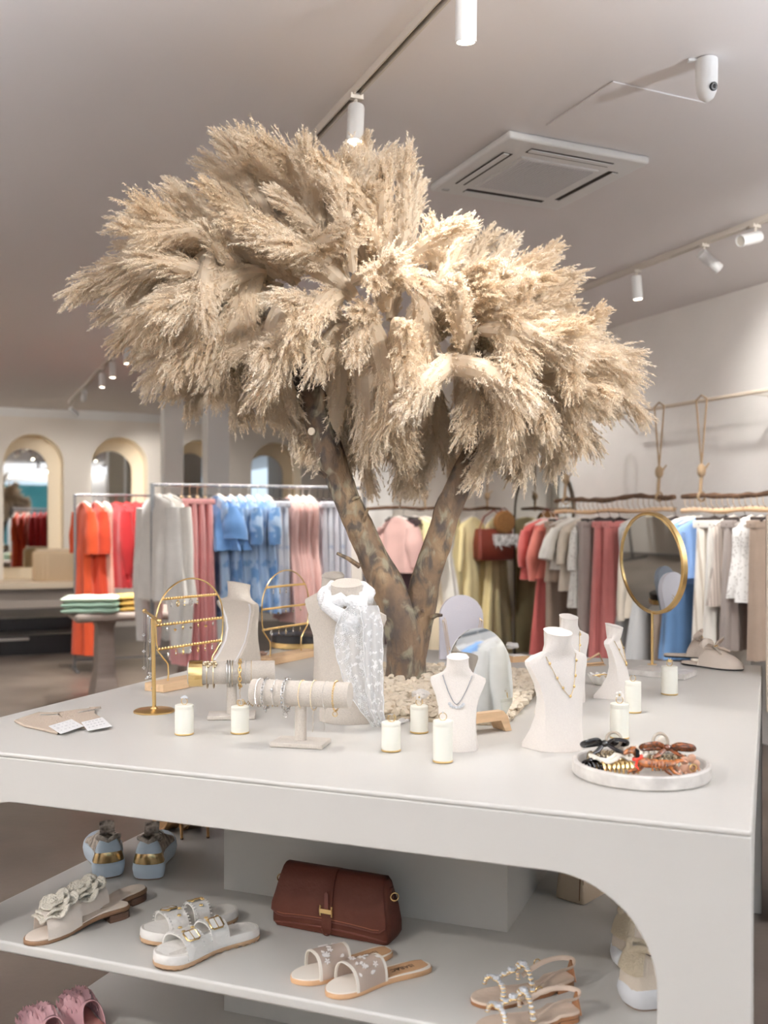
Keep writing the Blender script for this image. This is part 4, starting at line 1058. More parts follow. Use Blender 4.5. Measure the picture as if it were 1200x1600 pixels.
# --- lace scarf
M_lace = bpy.data.materials.new('white_lace_net'); M_lace.use_nodes = True
nt = M_lace.node_tree; N = nt.nodes; L = nt.links; P = N['Principled BSDF']; P.inputs['Base Color'].default_value = srgb(244,244,244); P.inputs['Roughness'].default_value = .8
tc = N.new('ShaderNodeTexCoord'); vo = N.new('ShaderNodeTexVoronoi'); vo.inputs['Scale'].default_value = 420; L.new(tc.outputs['Object'], vo.inputs['Vector'])
nz = N.new('ShaderNodeTexNoise'); nz.inputs['Scale'].default_value = 80; nz.inputs['Detail'].default_value = 2; L.new(tc.outputs['Object'], nz.inputs['Vector'])
rr_ = N.new('ShaderNodeMapRange'); rr_.inputs[1].default_value = .57; rr_.inputs[2].default_value = .60; rr_.inputs[3].default_value = .58; rr_.inputs[4].default_value = .95; L.new(nz.outputs[0], rr_.inputs[0])
L.new(rr_.outputs[0], P.inputs['Alpha'])
M_lthick = mat('white_lace_gathered', (246,246,246), .85, bump=.7, bscale=120, sheen=.3)
bc = V(b6.location); ca, sa = cos(b6.rotation_euler.z), sin(b6.rotation_euler.z)
sc_ = thing('lace_scarf', 'white embroidered lace scarf knotted round the neck of the large linen bust', 'scarf', bc+V((0,0,.33)))
def lp(u, v, y): return at(u, v, y)-V(sc_.location)
Yb = bc.y
ring = []
for k in range(28):
    t = 2*pi*k/28; x, y = .062*cos(t), .050*sin(t)
    ring.append(V((x*ca-y*sa-.002, x*sa+y*ca+.01, .022+.018*sin(t)+.006*sin(3*t))))
mb = MB(); mb.tube(ring, [.019+.004*sin(k*1.9)+.003*sin(k*3.1) for k in range(28)], 12, closed=True); mb.obj('neck_wrap', M_lthick, sc_, 80)
mb = MB(); mb.tube([V((-.052,-.015,.03)), V((-.052,-.05,-.004)), V((-.01,-.068,-.03)), V((.028,-.07,-.058))], [.012,.017,.021,.016], 10)
mb.tube([V((.05,-.03,.02)), V((.045,-.066,-.02)), V((.012,-.082,-.045)), V((.0,-.074,-.075))], [.012,.018,.022,.016], 10)
mb.ball(V((.018,-.082,-.048)), (.026,.018,.030), 12, 8); mb.obj('knot', M_lthick, sc_, 80)
def tail(name, rows, m, y0, fold, n=22, thick=.0012):
    rings = []
    for i, (v, ul, ur, dy) in enumerate(rows):
        rings.append([lp(ul+(ur-ul)*j/n, v+(2.0 if j % 4 == 0 else 0)*(1 if i == len(rows)-1 else 0), y0+dy+fold*sin(j*1.15+i*.35)*min(1, i/2)) for j in range(n+1)])
    o = MB().loft(rings, closed=False).obj(name, m, sc_, 80)
    return o, rings
yt = Yb-.085
t1, rg = tail('tail', [(946,545,572,.0),(962,532,586,-.005),(985,524,596,-.012),(1010,523,597,-.014),(1040,530,597,-.014),(1070,540,598,-.012),(1100,556,599,-.005),(1120,571,600,.01),(1137,586,602,.02)], M_lace, yt, .0045)
t2, rg2 = tail('tail', [(946,560,590,-.006),(975,567,597,-.016),(1010,568,598,-.022),(1050,570,598,-.022),(1090,574,599,-.016),(1118,582,600,-.004),(1134,590,604,.004)], M_lace, yt-.012, .006, 14)
# scalloped edges and raised embroidered sprigs
for rg_, par in ((rg, t1), (rg2, t2)):
    for j in (0, len(rg_[0])-1):
        pts = [r[j] for r in rg_]; sm, _ = smooth_path(pts, [.0012]*len(pts), 4); MB().tube([p+V((.0012*sin(k*1.6),-.001,0)) for k, p in enumerate(sm)], .0014, 5).obj('scalloped_edge', M_lthick, par, 80)
R = random.Random(9)
mb = MB()
for c_ in range(60):
    i = R.randrange(1, len(rg)-2); j = R.randrange(2, 20); t = R.random()
    p = rg[i][j].lerp(rg[i+1][j], t)+V((0,-.0025,0)); a0 = R.uniform(-.6,.6)
    for k in range(5):
        for s in (-1, 1):
            q = p+V((sin(a0)*.005*k, 0, .005*k)); d = V((s*.006*cos(a0)+.002, -.0006, .004)); w_ = V((.0, 0, .0018))
            mb.add([q, q+d*.5+w_, q+d, q+d*.5-w_], [(0,1,2,3)])
e_ = mb.obj('embroidery', M_lthick, t1, 0); e_['kind'] = 'stuff'
mb = MB(); pts = [lp(596,1130,yt+.01), on(606,1136)+V((0,0,.006))-V(sc_.location), on(622,1133)+V((0,0,.008))-V(sc_.location), on(641,1124)+V((0,0,.004))-V(sc_.location)]
mb.loft([[p+V((.002*sin(k*2+j), (j-3)*.009, .003*sin(j*1.9+k))) for j in range(7)] for k, p in enumerate(smooth_path(pts, [0]*4, 4)[0])], closed=False); mb.obj('trailing_end', M_lace, sc_, 80)

# --- ring stands with rings
M_ivory = mat('ivory_leatherette', (238,236,224), .5, bump=.05, bscale=200)
RG = 'white cylinders each showing one ring'
def ring_stand(u, v, h, w_, where, kind, rlabel, m=None):
    s = px_s(v-w_*.16); r = w_/2*s; H = h*s
    p = on(u, v-w_*.16)+V((0,0,.0006)); th = thing('ring_stand', f'ivory cylinder ring stand {where}', 'ring stand', p, rnd.uniform(-.3,.3), RG)
    MB().lathe([(r*1.0,0),(r*1.04,.001),(r*1.04,.0035),(r*1.0,.0045)], 32).obj('brass_foot', M_brass, th)
    MB().lathe([(r,.0045),(r,H*.86),(r*.985,H*.87),(r*.985,H*.875),(r,H*.885),(r,H-.0015),(r*.95,H)], 32).obj('body', M_ivory, th)
    MB().box((0, r*1.0, H*.46), (.0012,.0012,H*.78)).obj('seam', M_ivory, th)
    rg = thing('ring', rlabel, 'ring', p+V((0,0,H)), rnd.uniform(-.4,.4)); m = m or M_gold
    Mx = Matrix.Translation((0,0,.0088)) @ Matrix.Rotation(pi/2, 4, 'X')
    MB().ring(.0088, .0009, 24, 6, Mx).obj('band', m, rg)
    R = random.Random(int(u))
    if kind == 'cluster':
        for k in range(14):
            a = k*2.4; q = .0011*sqrt(k)*2.0; MB().ball((q*cos(a), q*sin(a)*.8, .0195+.003*cos(q*250)), .0028, 6, 4).obj('stone', M_gem, rg, 0)
    elif kind == 'flower':
        for k in range(5):
            a = 2*pi*k/5; MB().ball((.006*cos(a), -.002, .022+.006*sin(a)), (.0042,.002,.0042), 8, 5).obj('petal', M_pearl, rg)
        MB().ball((0,-.003,.022), .0026, 8, 5).obj('centre', M_gold, rg)
    elif kind == 'double':
        MB().ring(.0088, .0008, 24, 6, Matrix.Translation((.003,.003,.0088)) @ Matrix.Rotation(pi/2, 4, 'X') @ Matrix.Rotation(.35, 4, 'Y')).obj('band', m, rg)
        for k in range(3): MB().ball((-.004+.004*k,-.001,.018), .0018, 6, 4).obj('stone', M_gem, rg, 0)
    elif kind == 'leaf':
        for k in range(4):
            a = .5+k*.7; MB().loft([[V((0,0,.014)), V((.004*cos(a+1),-.002,.014+.004*sin(a+1))), V((.014*cos(a),-.003,.016+.012*sin(a))), V((.004*cos(a-1),-.001,.014+.004*sin(a-1)))], [V((0,.001,.014)), V((.004*cos(a+1),-.001,.014+.004*sin(a+1))), V((.014*cos(a),-.002,.016+.012*sin(a))), V((.004*cos(a-1),0,.014+.004*sin(a-1)))]]).obj('leaf', m, rg)
    else: MB().ball((0,0,.0185), .002, 8, 5).obj('stone', M_gem, rg, 0)
ring_stand(288, 1152, 46, 29, 'leftmost, in front of the gold necklace stand', 'cluster', 'gold ring with a big crystal cluster on the leftmost ivory cylinder')
ring_stand(375, 1150, 42, 28, 'between the two bracelet rolls', 'double', 'double gold ring on the cylinder between the bracelet rolls')
ring_stand(611, 1178, 45, 30, 'at the end of the lace scarf', 'double', 'thin double gold ring on the cylinder by the scarf end')
ring_stand(655, 1149, 42, 28, 'in front of the pebble bed', 'flower', 'white flower ring on the cylinder in front of the pebbles')
ring_stand(692, 1195, 64, 31, 'tallest, nearest the front table edge', 'plain', 'fine gold ring on the tallest front cylinder')
ring_stand(968, 1158, 54, 29, 'right behind the claw clip tray', 'flower', 'pearl flower ring on the cylinder behind the clip tray')
ring_stand(989, 1117, 48, 25, 'beside the slim profile bust', 'plain', 'small gold ring on the cylinder beside the profile bust')
ring_stand(1046, 1089, 44, 25, 'in front of the round mirror base', 'leaf', 'gold leaf ring on the cylinder before the round mirror')

# --- bracelet rolls
def roll(label, u, v, yaw, H, r, ln):
    th = thing('bracelet_stand', label, 'bracelet stand', on(u, v)+V((0,0,.0006)), radians(yaw))
    MB().rbox((0,0,.006), (.135,.085,.012), .003).obj('base_plate', M_linen, th)
    MB().lathe([(.0145,.012),(.0145,H-r+.006)], 20).obj('post', M_linen, th)
    Mx = Matrix.Translation((0,0,H)) @ Matrix.Rotation(pi/2, 4, 'Y')
    MB().lathe([(r*.97,-ln/2),(r,-ln/2+.002),(r,ln/2-.002),(r*.97,ln/2)], 36, M=Mx).obj('roll', M_linen, th)
    return th
RH = .128
roA = roll('linen bracelet roll at the back with a hammered gold cuff', 362, 1121, 6, RH, .032, .245)
roB = roll('linen bracelet roll in front with fine chain bracelets', 470, 1164, -13, RH, .032, .255)
def bracelet(ro, label, x, kind, m, group, slack=.004, w_=.001, charm=None, r=.032):
    p = V(ro.location)+Matrix.Rotation(ro.rotation_euler.z, 3, 'Z') @ V((x, 0, RH))
    th = thing('bracelet', label, 'bracelet', p, ro.rotation_euler.z, group)
    Rr = r+slack+w_; cz = -slack*.9
    Mx = Matrix.Translation((0,0,cz)) @ Matrix.Rotation(pi/2, 4, 'Y')
    if kind == 'bangle': MB().ring(Rr, w_, 36, 6, Mx).obj('band', m, th)
    elif kind == 'cuff':
        mb = MB(); R = random.Random(3); rings = []
        for k in range(40):
            a = 2*pi*k/40; rings.append([((Rr+q+R.uniform(-.0014,.0014))*cos(a), (Rr+q+R.uniform(-.0014,.0014))*sin(a), z) for q, z in ((-.002,-.019),(.0012,-.019),(.002,-.006),(.002,.006),(.0012,.019),(-.002,.019))])
        rings.append(rings[0]); mb.loft(rings, False, False, True, Mx); mb.obj('band', m, th, 15)
    elif kind == 'chain':
        n = int(2*pi*Rr/(w_*4.2)); mb = MB()
        for k in range(n):
            a = 2*pi*k/n; q = Mx @ Matrix.Translation((Rr*cos(a), Rr*sin(a), 0)) @ Matrix.Rotation(a+pi/2, 4, 'Z') @ Matrix.Rotation(pi/2*(k % 2)+.4, 4, 'X') @ Matrix.Diagonal((1.6,1,1,1))
            mb.ring(w_*1.7, w_*.5, 8, 4, q)
        mb.obj('links', m, th)['kind'] = 'stuff'
    else:
        n = int(2*pi*Rr/(w_*2.3)); mb = MB()
        for k in range(n):
            a = 2*pi*k/n; mb.ball(Mx @ V((Rr*cos(a), Rr*sin(a), 0)), w_, 6, 4)
        mb.obj('beads', m, th)['kind'] = 'stuff'
    zb = cz-Rr; yf = -Rr
    if charm == 'drop': MB().ball((0,-.006,zb-.004), (.003,.003,.005), 8, 6).obj('charm', m, th)
    if charm == 'heart':
        mb = MB(); mb.ring(.006, .0011, 14, 5, Matrix.Translation((0,-.012,zb-.006)) @ Matrix.Rotation(pi/2, 4, 'X')); mb.obj('charm', m, th)
    if charm == 'front': MB().ball((0, yf-.002, cz+.012), (.004,.003,.006), 8, 6).obj('charm', m, th)
    if charm == 'flower':
        for k in range(6):
            a = 2*pi*k/6; MB().ball((.007*cos(a), -.022+.003*sin(2*a), cz+Rr-.008+.007*sin(a)), (.0048,.003,.0048), 8, 5).obj('petal', m, th)
    if charm == 'tail':
        mb = MB()
        for k in range(18): mb.ball((.001*sin(k), -.012-.0002*k, zb-.003*k), .0011, 5, 3)
        mb.obj('hanging_chain', m, th)['kind'] = 'stuff'
BA, BB = 'bracelets on the back linen roll', 'bracelets on the front linen roll'
M_cham = mat('champagne_metal', (206,190,160), .25, 1.0)
bracelet(roA, 'wide hammered gold cuff at the end of the back roll', -.100, 'cuff', M_gold, BA, .002)
bracelet(roA, 'thin champagne bangle with flower ornament beside the gold cuff', -.068, 'bangle', M_cham, BA, .005, .0018, 'flower')
bracelet(roA, 'second thin champagne bangle with small flower, right of the first', -.050, 'bangle', M_cham, BA, .005, .0018, 'flower')
bracelet(roA, 'silver bangle, left one of the middle pair on the back roll', -.012, 'bangle', M_silver, BA, .003, .0016)
bracelet(roA, 'silver bangle, right one of the middle pair on the back roll', -.005, 'bangle', M_silver, BA, .004, .0016)
bracelet(roA, 'slim champagne bangle beside the chunky gold chain', .003, 'bangle', M_cham, BA, .004, .0011)
bracelet(roA, 'chunky twisted gold chain bracelet on the back roll', .024, 'chain', M_gold, BA, .004, .0030, 'tail')
bracelet(roA, 'fine silver beaded bracelet right of the chunky gold chain', .040, 'beads', M_silver, BA, .001, .0009)
bracelet(roA, 'very fine gold chain at the bare end of the back roll', .056, 'beads', M_gold, BA, .001, .0008)
bracelet(roB, 'silver bead bracelet, first at the left end of front roll', -.108, 'beads', M_silver, BB, .002, .0015)
bracelet(roB, 'silver rope chain bracelet, second from the left end of front roll', -.090, 'chain', M_silver, BB, .004, .0020, 'drop')
bracelet(roB, 'fine silver bracelet with oval charm on the front roll', -.064, 'beads', M_silver, BB, .001, .0008, 'front')
bracelet(roB, 'bold silver link chain bracelet near the middle of front roll', -.036, 'chain', M_silver, BB, .006, .0027, 'heart')
bracelet(roB, 'fine gold bracelet with tiny charm in the middle of front roll', .004, 'beads', M_gold, BB, .002, .0010, 'drop')
bracelet(roB, 'champagne bead bracelet with long hanging chain on the front roll', .036, 'beads', M_cham, BB, .003, .0016, 'tail')
bracelet(roB, 'very fine silver bracelet with hanging thread on the front roll', .066, 'beads', M_silver, BB, .001, .0008, 'tail')
bracelet(roB, 'gold chain bracelet with open heart charm at right end of front roll', .092, 'chain', M_gold, BB, .003, .0014, 'heart')
# zigzag bracelet lying on the table
p = on(418, 1106); zz = thing('zigzag_bracelet', 'gold zigzag bracelet lying on the table between the rolls', 'bracelet', p+V((0,0,.0006)), .0)
MB().tube([(-.075+.0075*k, 0, .004+.013*(k % 2)) for k in range(21)], .0022, 6).obj('band', M_gold, zz)
MB().tube([(-.075+.0075*k, .016, .004+.013*((k+1) % 2)) for k in range(21)], .0018, 6).obj('band', M_cham, zz)

# --- gold necklace stand
p = on(241, 1112); ns = thing('necklace_stand', 'brass T-bar necklace stand with round foot at the left', 'jewellery stand', p+V((0,0,.0006)), 0)
MB().lathe([(.060,0),(.060,.003),(.056,.006),(.012,.009),(.0075,.014)], 40).obj('foot', M_brass, ns)
hz = .275
MB().tube([(0,0,.008), (-.004,0,hz)], .0058, 12).obj('pole', M_brass, ns)
ba, bb = V((-.052,.10,hz+.012)), V((.026,-.05,hz-.004))
MB().tube([ba, bb], .0045, 10).obj('cross_bar', M_brass, ns)
for q in (ba, bb): MB().ball(q, .0075, 12, 8).obj('knob', M_brass, ns)
for k in range(5):
    q = ba.lerp(bb, .08+.11*k); m = (M_silver, M_dgrey, M_silver, M_cham, M_silver)[k]; ln = (.20,.19,.175,.17,.21)[k]
    nk = thing('necklace', ['fine silver chain with clover charms, outermost on the brass stand','fine dark chain, second on the brass stand','plain silver chain, third on the brass stand','champagne chain, fourth on the brass stand','silver chain with tiny stones nearest the brass pole'][k], 'necklace', p+q, 0, 'chains hanging on the brass stand')
    pts = [V((-.006,0,0)), V((-.006,0,-ln*.8)), V((0,0,-ln)), V((.006,0,-ln*.8)), V((.006,0,0)), V((0,0,.0055))]
    MB().tube(pts, .0007, 5, closed=True).obj('chain', m, nk)
    if k in (0, 4):
        for j in range(3):
            for a in range(4): MB().ball((-.006+.0032*cos(a*pi/2), -.001, -ln*(.35+.25*j)+.0032*sin(a*pi/2)), .0022, 6, 4).obj('charm', m, nk)
    MB().ball((0,0,-ln-.004), (.003,.003,.005), 8, 6).obj('pendant', M_gem if k % 2 else m, nk)

# --- earring stands
pa, pb = on(258, 1092), on(346, 1061); ed = (pb-pa); pc = on(298, 1070); ye = radians(58)
es = thing('earring_stand', 'arched gold wire earring stand with three bars on a wooden block, at the left', 'jewellery stand', pc+V((0,0,.0006)), ye)
MB().rbox((0,0,.014), (.35,.085,.028), .003).obj('wooden_base', M_oak, es)
def wire_pts():
    l = [V((-.110,0,.028)), V((-.110,0,.085)), V((-.155,0,.13)), V((-.165,0,.19))]
    a = [V((-.165*cos(t), 0, .225+.140*sin(t))) for t in [pi*k/16 for k in range(17)]]
    return l+a+[V((-q.x, q.y, q.z)) for q in reversed(l)]
MB().tube(smooth_path(wire_pts(), [.0026]*25, 2)[0], .0028, 8).obj('wire_arch', M_gold, es)
bars = [(.135,.158),(.215,.165),(.300,.138)]
for z, hw in bars:
    mb = MB(); mb.box((0,0,z), (2*hw,.010,.0035)); mb.obj('bar', M_gold, es)
    mb = MB()
    for k in range(22): mb.ball((-hw+.01+(2*hw-.02)*k/21, 0, z+.0035), .0048, 6, 4)
    mb.obj('ball_row', M_gold, es)['kind'] = 'stuff'
es2 = dup(es, 'second arched gold earring stand behind, near the black round tray', on(447, 1032)+V((0,0,.0006)), ye+.05)
cnt = ['first','second','third','fourth','fifth','sixth','seventh','eighth','ninth']
def earring(st, x, z, kind, label, group, m):
    rz = st.rotation_euler.z; p = V(st.location)+Matrix.Rotation(rz, 3, 'Z') @ V((x, -.007, z-.002))
    th = thing('earring', label, 'earring', p, rz+rnd.uniform(-.5,.5), group)
    mb = MB(); mb.tube([(0,.004,.004),(0,0,0),(0,-.001,-.006)], .0007, 4); mb.obj('hook', m, th)
    if kind == 0: MB().ring(.0095, .0019, 18, 6, Matrix.Translation((0,0,-.014)) @ Matrix.Rotation(pi/2, 4, 'X') @ Matrix.Rotation(.5, 4, 'Y')).obj('hoop', m, th)
    elif kind == 1: MB().ball((0,0,-.012), (.004,.003,.007), 8, 6).obj('drop', m, th)
    elif kind == 2:
        for k in range(3): MB().ball((0,0,-.009-.006*k), .0028, 8, 5).obj('bead', M_pearl if k == 1 else m, th)
    else:
        MB().lathe([(.001,-.012),(.0065,-.016),(.001,-.022)], 6).obj('pendant', m, th)
bn = ['lowest','middle','top']
for st, sn, n, gm in ((es, 'left wire stand', 7, M_gold), (es2, 'back wire stand', 5, M_cham)):
    for bi, (z, hw) in enumerate(bars):
        for k in range(n if bi < 2 else n-2):
            kd = (k*2+bi) % 4
            earring(st, -hw*.8+1.6*hw*(k+.3)/n, z, kd, f'{["gold hoop","gold drop","beaded","gold diamond"][kd]} earring, {cnt[k]} along the {bn[bi]} bar of the {sn}', f'earrings on the {sn}', gm if k % 3 else M_silver)

# --- arched mirror on a curved wooden foot
p = on(757, 1148); am = thing('table_mirror', 'arched frameless table mirror on a curved oak foot behind the short bust', 'mirror', p+V((0,.035,.0006)), radians(30))
MW, MH = .102, .235
arc = [(-MW*.72,0),(-MW*.95,.03),(-MW,.07)]+[(-MW*cos(t), MH-MW*1.15+MW*1.15*sin(t)) for t in [pi*k/24 for k in range(25)]]+[(MW,.07),(MW*.95,.03),(MW*.72,0)]
Mx = Matrix.Translation((0,0,.040)) @ Matrix.Rotation(radians(-7), 4, 'X') @ RX
fixn(MB().prism(arc, 0, .004, Mx).obj('mirror_plate', M_mirror, am, 20))
fixn(MB().prism([(x*1.005, y) for x, y in arc], -.003, -.0005, Mx).obj('backing', mat('pale_grey', (206,204,202), .5), am, 20))
legp = [(-.075,0),(-.055,0),(-.04,.030),(.04,.030),(.055,0),(.075,0),(.062,.040),(.048,.055),(-.048,.055),(-.062,.040)]
fixn(MB().prism(legp, -.030, .026, RX).obj('oak_foot', M_oak, am, 40))
# --- arched boards with chains
def board(label, u, v, W, H, yaw, m):
    th = thing('display_board', label, 'display board', on(u, v)+V((0,0,.0006)), radians(yaw))
    arc = [(-W*1.04,0)]+[(-W*cos(t), H-W+W*sin(t)) for t in [pi*k/24 for k in range(25)]]+[(W*1.04,0)]
    fixn(MB().prism(arc, -.012, .012, Matrix.Rotation(radians(-6), 4, 'X') @ RX).obj('board', m, th, 30))
    MB().box((0,.045,.006), (W*1.2,.08,.012)).obj('foot', m, th); return th
bd = board('pale lavender arched earring board behind the table mirror', 722, 1030, .090, .262, 8, mat('lavender_grey_linen', (216,212,220), .8, bump=.2, bscale=300))
for k, (x, z0, z1) in enumerate(((-.080,.15,.02),(-.074,.16,.05),(.070,.16,.06),(.078,.15,.03))):
    q = thing('necklace', f'fine gold chain hanging on the lavender board, {["outer left","inner left","inner right","outer right"][k]}', 'necklace', V(bd.location)+V((x, -.03, z0)), 0, 'chains on the lavender board')
    MB().tube([(0,.012,.012),(0,0,0),(-x*.25,0,z1-z0),(-x*.25+.004,0,z1-z0-.004),(.006,0,0),(0,.012,.012)], .0009, 5).obj('chain', M_gold, q); MB().ball((-x*.25+.002,0,z1-z0-.007), .004, 8, 6).obj('pendant', M_cham, q)
board('slate grey arched display board seen through the tree fork', 638, 1022, .075, .26, 0, mat('slate_linen', (122,128,138), .8))
# --- bits in and around the pebbles
M_shell = mat('white_shell', (240,236,230), .4, bump=.2, bscale=60)
def shell_bowl(label, u, v, R_, H, waves, cat='bowl', name='shell_bowl'):
    th = thing(name, label, cat, on(u, v)+V((0,0,.0006)), 0); rings = []
    for q, z, a in ((.35,0,0),(.6,.004,.02),(.85,H*.55,.07),(1.0,H,.12),(.96,H,.12),(.8,H*.6,.07),(.5,.008,.02),(.05,.006,0)):
        rings.append([(R_*q*(1+a*cos(waves*t))*cos(t), R_*q*(1+a*cos(waves*t))*sin(t), z+.10*H*a*8*cos(waves*t)*(z > .01)) for t in [2*pi*k/72 for k in range(72)]])
    MB().loft(rings).obj('bowl', M_shell, th, 60); return th
shell_bowl('scalloped white shell bowl with a gold bangle, beside the profile bust', 940, 1070, .044, .034, 11)
q = thing('bangle', 'twisted gold bangle lying in the scalloped shell bowl', 'bracelet', on(940, 1070)+V((0,0,.030)), 0)
MB().tube([((.030+.0012*sin(k*2.2))*cos(2*pi*k/40), (.030+.0012*sin(k*2.2))*sin(2*pi*k/40), .002*sin(k*.3)) for k in range(40)], .0026, 6, closed=True).obj('band', M_gold, q)
shell_bowl('red trinket dish behind the back bracelet roll', 388, 1040, .028, .018, 7, 'dish', 'trinket_dish').children[0].data.materials[0] = mat('red_enamel', (206,62,44), .35)
shell_bowl('brown sea shell dish beside the back earring stand', 405, 1028, .034, .022, 5, 'dish', 'shell_dish').children[0].data.materials[0] = mat('brown_shell', (150,120,104), .4, var=.3, vscale=40)
def rock(label, name, u, v, r, m, cat, lift=0.0):
    bm = bmesh.new(); bmesh.ops.create_icosphere(bm, subdivisions=3, radius=1)
    for vv in bm.verts:
        n = noise.noise(vv.co*1.4+V((u,0,0)))*.35+noise.noise(vv.co*4+V((v,0,0)))*.14; vv.co *= 1+n
        vv.co = V((vv.co.x*r[0], vv.co.y*r[1], vv.co.z*r[2]))
    zm = min(vv.co.z for vv in bm.verts)
    me = bpy.data.meshes.new(name); bm.to_mesh(me); bm.free(); me.materials.append(m); me.polygons.foreach_set('use_smooth', [True]*len(me.polygons)); me.set_sharp_from_angle(angle=radians(28))
    o = bpy.data.objects.new(name, me); COL.objects.link(o); o.location = on(u, v)+V((0,0,lift-zm+.0006)); return tag(o, label, cat)
rock('large white crystal chunk leaning by the left side of the tall front bust', 'crystal_chunk', 848, 1132, (.022,.02,.036), mat('white_quartz', (238,230,220), .35), 'stone')
rock('white crystal rose lying on pebbles behind the flower ring', 'crystal_rose', 656, 1104, (.026,.02,.014), M_shell, 'stone', .022)
rock('white shell lying at the back of the pebble bed', 'sea_shell', 800, 1022, (.03,.02,.014), M_shell, 'shell', .02)
q = on(808, 1046); kb = thing('kraft_box', 'small open kraft cardboard box at the back of the pebbles', 'box', q+V((0,.0,.03)), .4)
MB().rbox((0,0,.012), (.075,.06,.022), .001).obj('body', mat('kraft_card', (190,156,118), .8), kb)
MB().rbox((0,0,.0245), (.06,.046,.003), .001).obj('padding', M_shell, kb)
q = on(925, 1040); wf = thing('wooden_frame', 'small triangular wooden frame behind the white busts', 'frame', q+V((0,0,.0006)), .3)
MB().tube([(-.05,0,.008),(.05,0,.008),(.03,.0,.045)], .006, 4, closed=True).obj('frame', M_oak, wf)
MB().rbox((0,0,.002), (.10,.04,.003), .001).obj('foot', M_oak, wf)
# black and gold round tray
q = on(468, 1010); bt = thing('round_tray', 'black round box with a gold rim at the far table corner', 'box', q+V((0,.0,.0006)), 0)
MB().lathe([(.128,0),(.132,.003),(.132,.024),(.128,.027)], 48).obj('gold_rim', M_gold, bt)
MB().lathe([(.126,.024),(.126,.055),(.118,.058)], 48).obj('body', M_black, bt)
mb = MB(); R = random.Random(8)
for k in range(22): mb.ball((R.uniform(-.09,.09), R.uniform(-.09,.09), .060), (.008,.006,.004), 6, 4)
mb.obj('trinkets', M_dgrey, bt)['kind'] = 'stuff'

# --- round mirror on marble base
M_marble = mat('white_marble', (226,221,214), .3, var=.22, vscale=22, detail=9, col2=(186,180,174))
pm_ = on(1034, 1055); rm = thing('round_mirror', 'round gold framed vanity mirror on a marble base', 'mirror', V((pm_.x, pm_.y, .9006)), radians(-35))
MB().rbox((0,0,.010), (.215,.135,.020), .002).obj('marble_base', M_marble, rm)
so = Matrix.Rotation(-radians(-35), 3, 'Z') @ (on(1019, 1047)-pm_)
MB().lathe([(.018,.0205),(.018,.0225)], 24, c=(so.x,so.y,0)).obj('stem_plate', M_brass, rm)
MB().tube([so+V((0,0,.021)), so+V((0,0,.215))], .0052, 12).obj('stem', M_brass, rm)
RR = .190; Mx = Matrix.Translation(so+V((0,0,.215+RR))) @ Matrix.Rotation(radians(-68+35), 4, 'Z') @ Matrix.Rotation(radians(4), 4, 'X') @ RX
MB().lathe([(RR,-.012),(RR+.004,-.009),(RR+.004,.009),(RR,.012),(RR-.008,.012),(RR-.008,-.012),(RR,-.012)], 72, M=Mx, cap=False).obj('gold_frame', M_gold, rm)
MB().lathe([(.001,.007),(RR-.008,.007)], 72, M=Mx, cap=False).obj('mirror_plate', M_mirror, rm, 0)
MB().lathe([(.001,-.008),(RR-.008,-.008)], 72, M=Mx, cap=False).obj('back_plate', M_brass, rm, 0)

# --- pouches and cards
M_pouch = mat('taupe_velvet', (166,150,134), .95, bump=.3, bscale=200)
M_card = mat('white_card', (240,240,240), .5); M_print = mat('grey_print', (150,150,152), .6); M_wprintc = mat('white_print', (226,222,216), .6)
def flat_poly(px, h, mname, m, th, bend=.0):
    c = V(th.location); pts = [on(u, v)-c for u, v in px]
    mb = MB(); mb.prism([(q.x, q.y) for q in pts], 0, h); o = fixn(mb.obj(mname, m, th, 30)); b = o.modifiers.new('b', 'BEVEL'); b.width = h*.35; b.segments = 2; return o
for k, (lab, px, dz) in enumerate((('taupe velvet pouch with drawstring lying under the white cards', [(22,1129),(60,1116),(92,1117),(108,1136),(90,1149),(62,1142),(38,1137)], 0), ('second taupe pouch partly under the right white card', [(86,1117),(120,1112),(150,1109),(148,1118),(166,1130),(150,1140),(112,1140)], 0))):
    c = on(*px[0]); th = thing('velvet_pouch', lab, 'pouch', c+V((0,0,.0006+.0*k)), 0, 'velvet pouches on the table corner')
    flat_poly(px, .007, 'pouch', M_pouch, th)
    mb = MB(); pm0 = [on(u, v)-c for u, v in ((px[1][0]+4, px[1][1]+5), (px[2][0]-2, px[2][1]+4))]
    for j in range(14):
        a = pm0[0].lerp(pm0[1], j/13); mb.box((a.x, a.y, .0073), (.006*(1+.6*sin(j*2.3)), .012, .0006), .3*sin(j))
    mb.obj('lettering', M_wprintc, th)
    a = on(px[2][0], px[2][1])-c; MB().tube([a+V((-.02,0,.006)), a+V((.012,.006,.007)), a+V((.018,-.01,.006)), a+V((-.01,-.012,.007))], .0016, 5).obj('drawstring', M_pouch, th)
for k, (lab, px) in enumerate((('white printed care card, the left one on the pouches', [(76,1140),(112,1129),(131,1140),(95,1152)]), ('white printed care card, the right one on the pouches', [(127,1134),(160,1126),(175,1140),(137,1147)]))):
    c = on(*px[0]); th = thing('care_card', lab, 'card', c+V((0,0,.0080)), 0, 'white cards on the pouches')
    flat_poly(px, .0022, 'card', M_card, th)
    q0, q1, q3 = [on(u, v)-c for u, v in (px[0], px[1], px[3])]; mb = MB()
    for i in range(3):
        for j in range(5):
            a = q0+(q1-q0)*(.15+.17*j)+(q3-q0)*(.2+.28*i); mb.box((a.x, a.y, .0025), (.007 if (i+j) % 2 else .004,.003,.0004), .5)
    mb.obj('printed_marks', M_print, th)

